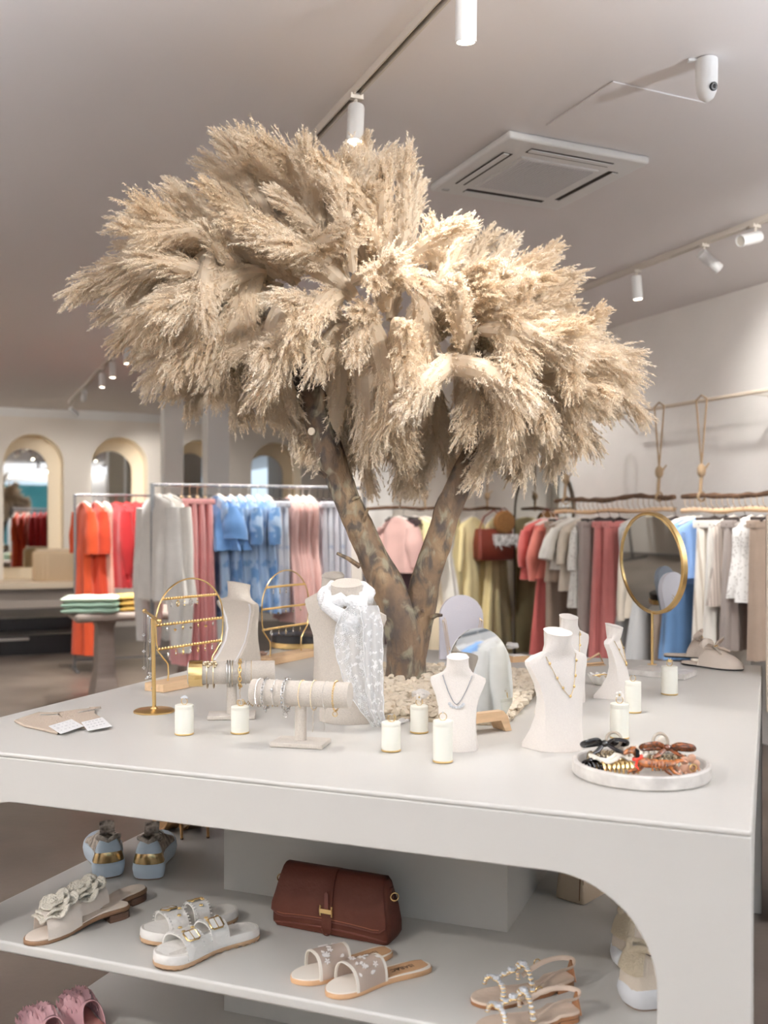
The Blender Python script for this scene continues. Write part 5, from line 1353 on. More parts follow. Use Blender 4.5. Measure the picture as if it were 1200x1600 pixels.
# --- marble tray with claw clips
pt_ = on(1001, 1210); tr_ = thing('marble_tray', 'round white marble tray holding hair claw clips', 'tray', pt_+V((0,0,.0006)), 0)
TRR = .1485
MB().lathe([(.002,.0),(TRR-.004,0),(TRR,.004),(TRR,.028),(TRR-.003,.031),(TRR-.010,.031),(TRR-.0125,.028),(TRR-.0125,.010),(.002,.009)], 80, cap=False).obj('tray', M_marble, tr_, 30)
M_tort = mat('tortoiseshell', (120,62,26), .12, var=.9, vscale=150, col2=(28,14,8), spec=.7); M_tort2 = mat('light_tortoiseshell', (168,96,40), .12, var=.9, vscale=130, col2=(40,20,10), spec=.7)
M_blk = mat('black_acetate', (16,12,12), .1); M_ivo = mat('ivory_acetate', (244,236,222), .15); M_clear = mat('clear_champagne', (240,226,208), .08, trans=.6); M_peach = mat('peach_acetate', (230,180,150), .15, trans=.3); M_scarf = mat('coral_red', (222,62,40), .3)
def clip_teeth(th, m, ln, r, n, lift=0.0):
    for s in (-1, 1):
        mb = MB(); mb.tube([(-ln/2,s*.004,r*1.2+lift), (ln/2,s*.004,r*1.2+lift)], .0028, 6); mb.obj('spine', m, th)
        for k in range(n):
            x = -ln/2+ln*k/(n-1); MB().tube([(x+.001*sin(k), s*(.003+r*sin(t)), lift+.003+r*1.2*(1-(1-cos(t))*.5*1.9)+.0) for t in [pi*.92*j/7 for j in range(8)]], [.0030,.0032,.0032,.003,.0028,.0024,.002,.0014], 6).obj('tooth', m, th)
def clip(label, x, y, rz, rot=(0,0), lift=.0105):
    th = thing('claw_clip', label, 'hair clip', pt_+V((x, y, lift)), rz, 'hair clips on the marble tray'); th.rotation_euler = (rot[0], rot[1], rz); return th
def bow(th, m, s=1.0, z=.038):
    for sg in (-1, 1):
        c = V((sg*.030*s, 0, z)); pts = [V((sg*.006,0,z)), V((sg*.022*s,-.010,z+.010)), V((sg*.050*s,-.012,z+.006)), V((sg*.056*s,0,z-.002)), V((sg*.046*s,.010,z-.006)), V((sg*.020*s,.006,z-.003))]
        pp, _ = smooth_path(pts+[pts[0]], [0]*7, 5); MB().tube(pp[:-1], .0058, 8, closed=True, flat=.6).obj('bow_loop', m, th)
        MB().tube([V((sg*.005,-.004,z-.002)), V((sg*.022,-.018,z-.012)), V((sg*.036,-.026,z-.016))], [.005,.0055,.003], 8, flat=.5).obj('bow_tail', m, th)
    MB().ball((0,-.002,z), (.009,.009,.008), 10, 8).obj('bow_knot', m, th)
c_ = clip('black bow claw clip with gold claw at the back left of the tray', -.070, .045, .15); bow(c_, M_blk, .95, .048); clip_teeth(c_, M_cham, .06, .022, 7)
c_ = clip('tortoiseshell bow claw clip on the right of the tray', .062, .012, -.05); bow(c_, M_tort, 1.05, .046); clip_teeth(c_, M_cham, .075, .021, 8)
c_ = clip('large ivory ribbed claw clip at the back of the tray', .018, .070, .12)
clip_teeth(c_, M_ivo, .085, .026, 8); MB().ball((.052,0,.046), (.013,.006,.013), 14, 8).obj('press_tab', M_ivo, c_); MB().ball((-.046,0,.036), (.010,.006,.010), 12, 8).obj('press_tab', M_ivo, c_)
c_ = clip('small black claw clip at the left rim of the tray', -.100, .000, .5); clip_teeth(c_, M_blk, .05, .014, 6); MB().tube([(-.03,0,.02),(0,-.006,.026),(.03,0,.02)], .005, 8).obj('bridge', M_blk, c_)
c_ = clip('white wavy claw clip with gold teeth at the left of the tray', -.056, -.022, .2)
clip_teeth(c_, M_gold, .075, .018, 8)
for dy in (-.008, .010):
    MB().tube([(-.060+.012*k, dy+.010*sin(k*1.25), .031+.006*cos(k*1.25)) for k in range(11)], .0055, 8, flat=.6).obj('wave', M_ivo, c_)
c_ = clip('clear champagne claw clip with ring handle at the back left', -.045, .062, -.5); clip_teeth(c_, M_clear, .055, .016, 6)
MB().ring(.017, .0035, 24, 8, Matrix.Translation((0,0,.052)) @ Matrix.Rotation(pi/2-.3, 4, 'X')).obj('ring_handle', M_clear, c_)
c_ = clip('clear claw clip with ring handle beside the tortoiseshell bow', .058, .050, .3); clip_teeth(c_, M_clear, .05, .016, 6)
MB().ring(.019, .0036, 24, 8, Matrix.Translation((0,0,.050)) @ Matrix.Rotation(pi/2-.2, 4, 'X')).obj('ring_handle', M_clear, c_)
c_ = clip('peach flower claw clip at the right front of the tray', .088, -.046, .2)
clip_teeth(c_, M_peach, .045, .012, 5)
for k in range(5):
    a = 2*pi*k/5; MB().ball((.014*cos(a), -.012, .026+.013*sin(a)), (.0105,.004,.0095), 12, 8).obj('petal', M_peach, c_)
MB().ring(.007, .002, 16, 6, Matrix.Translation((.004,-.020,.020)) @ Matrix.Rotation(pi/2, 4, 'X')).obj('flower_centre', M_gold, c_)
# dachshund shaped clip: one continuous running body
c_ = clip('tortoiseshell claw clip shaped like a running sausage dog with red scarf', .012, -.062, -.06, lift=.0105)
mb = MB()
def sk(pts, rs, fl=.6): mb.tube(smooth_path([V(p) for p in pts], rs, 4)[0], smooth_path([V(p) for p in pts], rs, 4)[1], 10, flat=fl)
sk([(-.036,0,.036),(-.018,0,.030),(.006,0,.028),(.030,0,.027),(.044,0,.030)], [.009,.012,.0105,.011,.007])
sk([(-.030,0,.032),(-.036,0,.046),(-.042,0,.056),(-.054,0,.054),(-.064,0,.049)], [.010,.008,.0105,.007,.004])
sk([(-.026,-.003,.030),(-.038,-.004,.018),(-.056,-.004,.010)], [.007,.005,.0035]); sk([(-.020,.004,.028),(-.028,.004,.014),(-.044,.004,.006)], [.007,.005,.0035])
sk([(.034,-.003,.026),(.040,-.004,.014),(.056,-.004,.006)], [.008,.005,.003]); sk([(.028,.004,.026),(.026,.004,.013),(.040,.004,.004)], [.008,.005,.003])
sk([(.042,0,.031),(.058,0,.036),(.070,0,.032)], [.006,.004,.002])
mb.obj('dog_body', M_tort2, c_, 70)
MB().loft([[V((-.040,-.008,.062)), V((-.032,-.009,.058)), V((-.032,-.010,.044)), V((-.040,-.010,.042))], [V((-.040,-.003,.062)), V((-.032,-.003,.058)), V((-.032,-.006,.044)), V((-.040,-.006,.042))]]).obj('ear', M_blk, c_)
MB().ball((-.065,0,.050), .0026, 8, 6).obj('nose', M_blk, c_)
MB().ring(.0095, .0035, 18, 6, Matrix.Translation((-.034,0,.040)) @ Matrix.Rotation(-.4, 4, 'Y') @ Matrix.Diagonal((1,.8,1,1))).obj('red_scarf', M_scarf, c_)
MB().tube([(-.036,-.009,.039),(-.040,-.012,.026),(-.034,-.013,.018)], [.004,.005,.002], 6, flat=.4).obj('scarf_end', M_scarf, c_)
for k in range(5): MB().tube([(-.004+.007*k,-.010,.036),(-.006+.007*k,-.014,.026),(-.004+.007*k,-.011,.016)], .0016, 5).obj('tooth', M_tort2, c_)
# ================================================================== SHOES AND BAGS ON THE SHELVES
SZT = SZ+.0006
HW = [(0,.0),(.012,.34),(.04,.52),(.10,.66),(.2,.70),(.36,.66),(.48,.69),(.62,.86),(.74,.99),(.84,.97),(.91,.80),(.96,.55),(.988,.28),(1,.0)]
def interp(tab, t):
    for (a, p), (b, q) in zip(tab, tab[1:]):
        if a <= t <= b: return p+(q-p)*(t-a)/(b-a)
    return tab[-1][1]
HWS = [(0,.0),(.010,.45),(.03,.66),(.08,.80),(.2,.82),(.36,.78),(.48,.80),(.62,.92),(.74,1.0),(.84,.96),(.91,.80),(.96,.55),(.988,.28),(1,.0)]
class Foot:
    def __init__(s, L_, W, side, lift=None, tab=HW): s.L, s.W, s.side, s.lift, s.tab = L_, W, side, lift or (lambda t: 0.0), tab
    def cx(s, t): return s.side*s.W*(.10*sin(pi*t)-.05)
    def hw(s, t): return s.W/2*interp(s.tab, t)
    def y(s, t): return (t-.5)*s.L
    def outline(s, n=22, k=1.0, sq=0.0):
        ts = [.5-.5*cos(pi*i/n) for i in range(n+1)]
        return [(s.cx(t)+s.hw(t)*k, s.y(.5+(t-.5)*(1-(1-k)*.4)), t) for t in ts]+[(s.cx(t)-s.hw(t)*k, s.y(.5+(t-.5)*(1-(1-k)*.4)), t) for t in reversed(ts[1:-1])]
    def slab(s, name, m, par, layers, n=22, wave=0):
        """layers: (height above the lifted sole line, outline scale)"""
        rings = [[(x, y, z+s.lift(t)+(wave*(1 if (i % 2) else -1) if wave and j == 0 else 0)) for i, (x, y, t) in enumerate(s.outline(n, k))] for j, (z, k) in enumerate(layers)]
        return MB().loft(rings).obj(name, m, par, 40)
    def strap(s, name, m, par, t0, t1, h, z0, thick=.003, k=1.0, skew=0.0, n=10, a0=0.0, a1=pi, grow=0.0):
        rings = []
        for i in range(n+1):
            q = i/n; t = t0+(t1-t0)*q; hh = h*(1+grow*(1-q)-.0*q); pts = []
            for r in (0, -thick):
                arc = []
                for j in range(15):
                    a = a0+(a1-a0)*j/14; tt = min(.99, max(.01, t+skew*cos(a)))
                    w_ = s.hw(tt)*k+.001+r
                    arc.append((s.cx(tt)+w_*math.copysign(abs(cos(a))**.75, cos(a)), s.y(tt), z0+s.lift(tt)+(hh+r)*sin(a)**.8))
                pts += arc if r == 0 else list(reversed(arc))
            rings.append(pts)
        o = MB().loft(rings).obj(name, m, par, 50); return fixn(o)
    def top(s, t, a, h, z0, k=1.0):
        return V((s.cx(t)+(s.hw(t)*k+.001)*math.copysign(abs(cos(a))**.75, cos(a)), s.y(t), z0+s.lift(t)+h*sin(a)**.8))
def shoe(name, label, cat, toe, heel, z, group, L_=None):
    a, b = on(toe[0], toe[1], z), on(heel[0], heel[1], z); d = a-b
    th = thing(name, label, cat, (a+b)/2+V((0,0,.0006)), atan2(d.y, d.x)-pi/2, group)
    return th, (L_ or d.length)
def shoe_at(name, label, cat, heel, deg, L_, z, group):
    b = on(heel[0], heel[1], z); d = V((cos(radians(deg)), sin(radians(deg)), 0))
    return thing(name, label, cat, b+d*L_/2+V((0,0,.0006)), radians(deg)-pi/2, group), L_
M_bone = mat('bone_leather', (226,214,202), .5, bump=.1, bscale=120); M_bone2 = mat('bone_insole', (222,208,194), .55)
M_stack = mat('stacked_brown_heel', (82,58,44), .5, var=.35, vscale=14, stretch=(.3,.3,16)); M_edge = mat('brown_welt', (112,84,60), .6)
M_croch = mat('crochet_cotton', (246,238,222), .9, bump=.9, bscale=240, var=.15, vscale=120)
# --- flower slides
def flower_slide(label, toe, heel, side):
    th, L_ = shoe('flower_slide', label, 'sandal', toe, heel, SZ, 'bone slides with crochet flowers')
    lf = lambda t: .021*max(0, min(1, (.62-t)/.35))
    f = Foot(L_, .090, side, lf)
    f.slab('outsole', M_edge, th, [(.0,.97),(.002,1.0),(.009,1.0),(.011,.98)])
    f.slab('insole', M_bone2, th, [(.0112,.93),(.0135,.92),(.014,.88)])
    hb = [(x, y) for x, y, t in f.outline(22, .98) if t < .27]; hb.sort(key=lambda q: atan2(q[0]-f.cx(.14), -(q[1]-f.y(.12))))
    ring = hb
    MB().loft([[(x, y, .0) for x, y in ring], [(x*.99, y, .0185) for x, y in ring]]).obj('heel', M_stack, th, 40)
    f.strap('strap', M_bone, th, .50, .84, .058, .010, .0025, 1.0, grow=-.0)
    fl = MB(); c = f.top(.70, pi/2, .058, .010)+V((0,.0,.004)); up = Matrix.Rotation(-.45, 4, 'X')
    for lay, (R_, n_, z_, wv) in enumerate(((.054,6,.0,.006),(.041,5,.008,.006),(.027,4,.015,.004))):
        rings = []
        for q, dz in ((.15,.002),(.6,.0),(.95,.003),(1.0,-.002),(.6,-.006),(.15,-.006)):
            rings.append([(R_*q*(1+.10*cos(n_*t))*cos(t), R_*q*(1+.10*cos(n_*t))*sin(t), z_+dz+wv*q*sin(n_*t+lay)) for t in [2*pi*k/48 for k in range(48)]])
        o = MB().loft(rings, M=Matrix.Translation(c) @ up).obj('flower_layer', M_croch, th, 60)
        MB().tube([Matrix.Translation(c) @ up @ V((R_*1.0*(1+.10*cos(n_*t))*cos(t), R_*(1+.10*cos(n_*t))*sin(t), z_+.0015+wv*sin(n_*t+lay))) for t in [2*pi*k/60 for k in range(60)]], [.0032+.0008*(k % 2) for k in range(60)], 6, closed=True).obj('crochet_edge', M_croch, o, 80)
    MB().tube([Matrix.Translation(c) @ up @ V((.010*(1-k/30)*cos(k*.8), .010*(1-k/30)*sin(k*.8), .018+.004*k/30)) for k in range(30)], .0032, 6).obj('flower_centre', M_croch, th, 80)
flower_slide('bone leather slide with crochet flower, the near one of its pair', (36,1476), (200,1428), 1)
flower_slide('bone leather slide with crochet flower, behind its partner', (84,1450), (228,1402), -1)
# --- white sneakers seen from behind
M_wleath = mat('cool_white_leather', (206,220,232), .45, bump=.06, bscale=80); M_foil = mat('gold_foil', (190,164,120), .25, 1.0)
M_snake = mat('snake_print', (196,184,170), .5, var=.9, vscale=60, col2=(70,58,50)); M_inn = mat('shoe_lining', (120,106,98), .9)
M_beil = mat('beige_suede', (216,204,188), .8, bump=.25, bscale=160); M_glit = mat('gold_glitter', (228,214,188), .4, .25, bump=.8, bscale=300)
M_outs = mat('taupe_outsole', (140,118,100), .7); M_tan = mat('tan_rubber', (178,146,114), .7); M_bsole = mat('brown_platform', (140,84,50), .6)
def sneaker(name, label, heel, deg, L_, z, group, m_sole, m_up, m_col, band=None, tab=None, side=1, sh=.045, hh=.135, m_out=None, W_=.108):
    th, L_ = shoe_at(name, label, 'sneaker', heel, deg, L_, z, group); f = Foot(L_, W_, side, None, HWS)
    f.lift = lambda t: .018*max(0, (t-.78)/.22)**2
    f.slab('outsole', m_out or M_outs, th, [(.0,.88),(.004,.92),(.0045,.90)])
    f.slab('midsole', m_sole, th, [(.0046,.94),(.012,1.0),(sh*.6,1.06),(sh*.92,1.02),(sh,.95)])
    rows = [(.015,hh*.60),(.04,hh*.80),(.08,hh*.96),(.14,hh*1.0),(.24,hh*.86),(.36,hh*.78),(.46,hh*.80),(.56,hh*.86),(.66,hh*.74),(.78,hh*.58),(.90,hh*.50),(.965,hh*.42),(.99,hh*.36)]
    rings = []; open_t = (.07, .46)
    for t, zt in rows:
        pts = []
        w_ = f.hw(t)*(.97 if t > .05 else 1)
        for j in range(17):
            a = pi*j/16; x = cos(a); zz = sin(a)**.55
            p = V((f.cx(t)+w_*(math.copysign(abs(x)**.6, x))*(1-.34*zz*(zt > .07)), f.y(t), sh*.8+(zt-sh*.8)*zz))
            if open_t[0] < t < open_t[1] and 5 <= j <= 11: p.z -= .040*(1-abs(j-8)/3.6)
            pts.append(p)
        rings.append(pts)
    o = MB().loft(rings, closed=False); n_ = 17
    o.f.append(tuple(range(16, -1, -1))); o.f.append(tuple(len(rings)*n_-n_+k for k in range(n_)))
    o.obj('upper', m_up, th, 60)
    col = []
    for t, s_ in ((.06,0),(.10,.75),(.2,1),(.32,1),(.42,.8),(.48,0)):
        w_ = f.hw(t)*.66*s_; col.append((f.cx(t)+w_, f.y(t), interp(rows, t)*.965+.004))
    col2 = [(2*f.cx(t)-x, y, zz) for (x, y, zz), t in zip(col, (.06,.10,.2,.32,.42,.48))]
    lp_ = [V(p) for p in col]+[V(p) for p in reversed(col2[1:-1])]
    sm, _ = smooth_path(lp_+[lp_[0]], [0]*(len(lp_)+1), 4); MB().tube(sm[:-1], .0075, 8, closed=True).obj('collar', m_col, th, 80)
    mb = MB(); mb.ball((f.cx(.26), f.y(.26), hh*.66), (f.W*.26, L_*.16, hh*.14), 14, 8); mb.obj('lining', M_inn, th)
    mb = MB(); mb.loft([[(f.cx(.5)+x*.022, f.y(.44+.02*k), hh*(.84+.07*k)+.004*(1-x*x)+y) for x, y in ((-1,0),(0,0),(1,0),(1,.006),(0,.006),(-1,.006))] for k in range(4)]); mb.obj('tongue', m_col, th, 60)
    for k in range(4):
        t = .50+.055*k; q = interp(rows, t); MB().tube([(f.cx(t)-.026, f.y(t), q*.93), (f.cx(t), f.y(t)+.004, q+.004), (f.cx(t)+.026, f.y(t)+.008, q*.93)], .0032, 6).obj('lace', mat('lace_white', (230,228,224), .8), th)
    # heel counter pieces follow the back of the upper
    def wrap(nm, m, za, zb, tmax, off, top_r=0.0):
        rings = []
        for k in range(6):
            zz = za+(zb-za)*k/5; tb_ = interp([(0,.012),(.60,.015),(.80,.04),(.96,.08),(1.0,.12),(2,.2)], zz/hh)
            q = min(.97, max(0, (zz-sh*.8)/(hh-sh*.8))); sn = q**(1/.55); s_ = max(.30, (max(0, 1-sn*sn)**.5)**.6*(1-.34*q))*1.05
            pts = []
            for j in range(13):
                u = -1+2*j/12; t = tb_+tmax*abs(u)**2.2
                pts.append((f.cx(t)+math.copysign(min(abs(u)*1.7, 1)*f.hw(max(t, .05))*s_, u), f.y(t)-off*(1-abs(u)**2), zz-top_r*abs(u)**2*(k/5)))
            rings.append(pts)
        return MB().loft(rings, closed=False).obj(nm, m, th, 60)
    if band: wrap('heel_band', band, sh*.98, sh+.030, .13, .010, .010)
    if tab: wrap('heel_tab', tab, sh+.028, hh*.93, .07, .006, .004)
    return th
SN = 'pale sneakers with gold heel bands'
sneaker('sneaker', 'pale blue-white sneaker with gold heel band, the left one of its pair', (172,1374), 112, .275, SZ, SN, M_wleath, M_snake, M_snake, M_foil, M_wleath, 1, .050, .120, W_=.112)
sneaker('sneaker', 'pale blue-white sneaker with gold heel band, the right one of its pair', (229,1377), 94, .275, SZ, SN, M_wleath, M_snake, M_snake, M_foil, M_wleath, -1, .050, .120, W_=.112)
BN = 'beige sneakers behind the table leg'
M_wsole = mat('white_sole', (232,234,238), .5)
sneaker('sneaker', 'beige sneaker with glitter heel and white sole, nearest the table leg', (976,1572), 18, .27, SZ, BN, M_wsole, M_beil, M_glit, None, M_glit, 1, .046, .132)
sneaker('sneaker', 'beige sneaker with glitter heel, the far one of its pair', (962,1512), 22, .27, SZ, BN, M_wsole, M_beil, M_glit, None, M_glit, -1, .046, .132)
sneaker('loafer', 'pale shoe with brown platform sole, just behind the arch edge', (998,1448), 20, .26, SZ, None or 'pale platform shoe', M_bsole, M_beil, M_bone, None, None, 1, .038, .115, M_bsole)
# --- white double buckle sandals
M_wl2 = mat('white_soft_leather', (236,232,226), .5, bump=.25, bscale=60); M_bed = mat('grey_suede_footbed', (214,208,200), .9, bump=.2, bscale=150)
def buckle(th, p, q, w_, m):
    d = (q-p).normalized(); n = V((0,0,1)); R_ = d.cross(n).normalized()
    Mx = Matrix.Translation((p+q)/2+V((0,0,.003))) @ Matrix(((d.x, R_.x, n.x, 0), (d.y, R_.y, n.y, 0), (d.z, R_.z, n.z, 0), (0,0,0,1)))
    a, b = .015, w_
    pts = [(-a,-b*.7,0),(-a*.7,-b,0),(a*.7,-b,0),(a,-b*.7,0),(a,b*.7,0),(a*.7,b,0),(-a*.7,b,0),(-a,b*.7,0)]
    o = MB().tube([Mx @ V(x) for x in pts], .0022, 6, closed=True).obj('buckle', m, th)
    MB().tube([Mx @ V((-a,0,.001)), Mx @ V((a,0,.002))], .0014, 6).obj('prong', m, o)
    MB().rbox((0,0,.0), (.026,b*1.7,.004), .0015, M=Mx).obj('buckle_tab', M_wl2, th)
def buckle_sandal(label, toe, heel, side):
    th, L_ = shoe('buckle_sandal', label, 'sandal', toe, heel, SZ, 'white double buckle sandals'); f = Foot(L_, .105, side)
    f.lift = lambda t: .006*max(0, (t-.85)/.15)
    f.slab('outsole', M_tan, th, [(.002,.97),(.004,1.0),(.012,1.0)], 40, .002)
    f.slab('footbed_rim', M_wl2, th, [(.0121,.99),(.014,1.0),(.030,.98),(.032,.95)])
    f.slab('footbed', M_bed, th, [(.0275,.94),(.0325,.92),(.0310,.80)])
    for t0, t1, h in ((.60,.80,.048),(.36,.53,.056)):
        s = f.strap('strap', M_wl2, th, t0, t1, h, .018, .0035, 1.02, .02*side)
        a = pi*.66 if side > 0 else pi*.40
        p = f.top((t0+t1)/2, a-.22, h, .019, 1.03); q = f.top((t0+t1)/2, a+.22, h, .019, 1.03)
        buckle(th, p, q, .017, M_gold)
        for j, (dt, aa) in enumerate(((.03,.5),(.09,.66),(.13,.48))):
            p = f.top(t0+dt, pi*(1-aa) if side > 0 else pi*aa, h, .020, 1.02)
            o = MB(); 
            for k in range(5): o.ball(p+V((.0034*cos(k*1.257), .0034*sin(k*1.257), .001)), .0023, 6, 4)
            o.obj('flower_stud', M_gold, th)
        for tt in (t0+.006, t1-.006):
            mb = MB()
            for k in range(14):
                p = f.top(tt, pi*(.08+.84*k/13), h, .0195, 1.025); mb.ball(p, (.0022,.0028,.0016), 6, 4)
            mb.obj('stitching', M_wl2, s)
    f.strap('side_band', M_wl2, th, .50, .62, .050, .018, .003, 1.01, 0, 6, pi*.74 if side > 0 else 0, pi if side > 0 else pi*.26)
buckle_sandal('white double buckle sandal with flower studs, the near one', (240,1515), (400,1462), 1)
buckle_sandal('white double buckle sandal with flower studs, behind its partner', (222,1478), (370,1434), -1)
# --- embroidered slides with lettered insoles
M_tanl = mat('tan_leather', (190,150,112), .5, bump=.08, bscale=100); M_stitch = mat('ivory_leather', (236,228,216), .5)
M_mesh = bpy.data.materials.new('sheer_mesh'); M_mesh.use_nodes = True
P = M_mesh.node_tree.nodes['Principled BSDF']; P.inputs['Base Color'].default_value = srgb(206,186,172); P.inputs['Alpha'].default_value = .55; P.inputs['Roughness'].default_value = .7
M_embr = mat('white_embroidery', (244,238,234), .8, bump=.5, bscale=300); M_let = mat('dark_lettering', (74,54,40), .6)
def embroidered_slide(label, toe, heel, side, seed):
    th, L_ = shoe('embroidered_slide', label, 'sandal', toe, heel, SZ, 'tan slides with embroidered mesh straps'); f = Foot(L_, .088, side)
    f.slab('outsole', M_tanl, th, [(.0,.97),(.0015,1.0),(.011,1.0),(.012,.985)])
    f.slab('insole', M_stitch, th, [(.0121,.97),(.0135,.95),(.0138,.90)])
    rings = [[(x*.80, f.y(.02)+(y-f.y(0))*.50, .0139+f.lift(t)+dz) for x, y, t in f.outline(18, .95)] for dz in (0, .0012)]
    MB().loft([[(f.cx(.2)+(f.hw(.03+.5*t))*.74*s_*(1 if t < .85 else 1), f.y(.04+.42*t), .0139+.0025*(dz)+f.lift(.04+.42*t)) for t, s_ in [(k/10, 1) for k in range(11)]+[(k/10, -1) for k in range(10, -1, -1)]] for dz in (0, .5)]).obj('heel_pad', M_tanl, th, 30)
    text('ISABAC', .019, M_let, th, (f.cx(.2), f.y(.27), .0139+.0018), (0,0,pi/2), 'lettering')
    s = f.strap('strap', M_mesh, th, .50, .80, .050, .010, .0012, 1.0, .02*side)
    for tt in (.50, .80): f.strap('strap_edge', M_stitch, th, tt-.012, tt+.012, .0512, .0095, .003, 1.01, .02*side, 3)
    R = random.Random(seed); mb = MB()
    def petal(t, a, r, ang):
        p = f.top(t, a, .0515, .0105, 1.012); e = .02
        du = (f.top(min(.99,t+e), a, .0515, .0105, 1.012)-p).normalized(); dv = (f.top(t, a+e, .0515, .0105, 1.012)-p).normalized(); n = du.cross(dv); n = n if n.z > 0 else -n
        for k in range(1): mb.loft([[p+(du*cos(ang+w_)+dv*sin(ang+w_))*r*q+n*(.0012*h_) for w_, q in ((0,.05),(.5,.5),(.3,.85),(0,1),(-.3,.85),(-.5,.5))] for h_ in (0, 1)])
    for c_ in range(6):
        t, a = R.uniform(.55,.76), pi*R.uniform(.22,.80)
        for k in range(5): petal(t, a, .0075, k*1.257+c_)
    for c_ in range(10): petal(R.uniform(.54,.76), pi*R.uniform(.15,.85), R.uniform(.011,.016), R.uniform(0,6))
    mb.obj('embroidery', M_embr, s, 0)
embroidered_slide('tan slide with embroidered mesh strap, the near one', (508,1557), (670,1512), 1, 1)
embroidered_slide('tan slide with embroidered mesh strap, behind its partner', (457,1538), (612,1490), -1, 2)
# --- jewelled sandals
M_nude = mat('nude_leather', (198,178,160), .55, bump=.15, bscale=80); M_cognac = mat('cognac_leather', (134,92,60), .5)
def jewel_sandal(label, toe, heel, side):
    th, L_ = shoe('jewelled_sandal', label, 'sandal', toe, heel, SZ, 'nude sandals with crystal straps'); f = Foot(L_, .085, side)
    f.lift = lambda t: .010*max(0, min(1, (.30-t)/.06))
    f.slab('outsole', M_cognac, th, [(.0,.97),(.002,1.0),(.008,1.0)])
    f.slab('footbed', M_nude, th, [(.0081,.99),(.0125,.97),(.0135,.90),(.0115,.80)])
    hb = [(x, y) for x, y, t in f.outline(22, .97) if t < .25]; hb.sort(key=lambda q: atan2(q[0]-f.cx(.14), -(q[1]-f.y(.12))))
    MB().loft([[(x, y, 0) for x, y in hb], [(x, y, .009) for x, y in hb]]).obj('heel', M_cognac, th, 40)
    def arc(t, a0, a1, h, n, sag=0.0): return [f.top(t+sag*sin(pi*k/n), a0+(a1-a0)*k/n, h, .012, .98) for k in range(n+1)]
    for pts, nm in ((arc(.80, .06*pi, .94*pi, .034, 12, -.03), 'front'), (arc(.50, .04*pi, .96*pi, .056, 12, .02), 'instep'), ([f.top(.80-.03-.28*k/8, pi/2, .036+.020*k/8, .013) for k in range(9)], 'middle')):
        MB().tube(pts, .0040, 6, flat=.5).obj('strap', M_nude, th)
        R = random.Random(len(pts))
        for k, p in enumerate(pts):
            if nm == 'middle' and k in (0, 8): continue
            r = (.0095 if k == len(pts)//2 else R.choice((.0055,.0045,.0065)))
            o = MB().lathe([(r*.3,.0),(r,.002),(r*1.02,r*.55),(r*.62,r*.95)], 8, c=(p.x, p.y, p.z+.001)).obj('crystal', M_gem, th, 10)
            MB().ring(r*1.02, .0011, 12, 5, Matrix.Translation(p+V((0,0,.002)))).obj('setting', M_gold, o)
    st = [f.top(.46, .02*pi, .05, .012)+V((0,0,.012)), V((f.cx(.3)+f.hw(.3), f.y(.26), .05)), V((f.cx(.1)+f.hw(.1)*.9, f.y(.07), .052)), V((f.cx(.02), f.y(.0), .054)), V((f.cx(.1)-f.hw(.1)*.9, f.y(.07), .052)), V((f.cx(.3)-f.hw(.3), f.y(.26), .05)), f.top(.46, .98*pi, .05, .012)+V((0,0,.012))]
    sm, _ = smooth_path(st, [0]*7, 5); MB().tube(sm, .0055, 8, flat=.35).obj('ankle_strap', M_nude, th)
    MB().loft([[(f.cx(.03)+x*(.02-.006*k), f.y(.015)+y, .012+.014*k) for x, y in ((-1,-.001),(1,-.001),(1,.003),(-1,.003))] for k in range(4)]).obj('heel_strap', M_cognac, th)
    MB().ring(.008, .0014, 16, 6, Matrix.Translation(st[1]+V((.004,.01,.0))) @ Matrix.Rotation(pi/2, 4, 'Y')).obj('buckle', M_gold, th)
jewel_sandal('nude sandal with crystal straps, the far one of its pair', (738,1572), (896,1538), -1)
jewel_sandal('nude sandal with crystal straps, cut by the bottom picture edge', (742,1618), (902,1588), 1)
# --- gold stiletto sandals
M_goldl = mat('bronze_leather', (176,134,88), .35, .5)
def stiletto(label, heel, deg, side):
    L_ = .205; th, _ = shoe_at('stiletto_sandal', label, 'sandal', heel, deg, L_, SZ, 'bronze stiletto sandals'); f = Foot(L_, .078, side)
    f.lift = lambda t: .085*(.5+.5*cos(pi*min(1, max(0, (t-.05)/.62))))+.004*max(0, (t-.9)/.1)
    f.slab('sole', M_goldl, th, [(.0,.95),(.003,1.0),(.008,1.0),(.009,.96)])
    f.slab('insole', mat('gold_insole', (206,172,130), .4, .3), th, [(.0091,.94),(.0105,.92)])
    MB().loft([[(f.cx(.07)+r*cos(a), f.y(.07)+dy+r*sin(a), z) for a in [2*pi*k/14 for k in range(14)]] for z, r, dy in ((0,.0050,-.004),(.012,.0045,-.004),(.05,.0065,-.001),(.074,.016,.008),(.088,.024,.012))]).obj('heel', M_goldl, th, 50)
    MB().loft([[(f.cx(.07)+r*cos(a), f.y(.07)-.004+r*sin(a), z) for a in [2*pi*k/14 for k in range(14)]] for z, r in ((-.0002,.0054),(.005,.0054))]).obj('heel_tip', M_stack, th, 50)
    f.strap('toe_strap', M_goldl, th, .74, .84, .036, .006, .0025); f.strap('ankle_strap', M_goldl, th, .06, .12, .052, .006, .0025, 1.0)
stiletto('bronze stiletto sandal, the left one under the table apron', (287,1313), 128, 1)
stiletto('bronze stiletto sandal, the right one under the table apron', (326,1311), 124, -1)
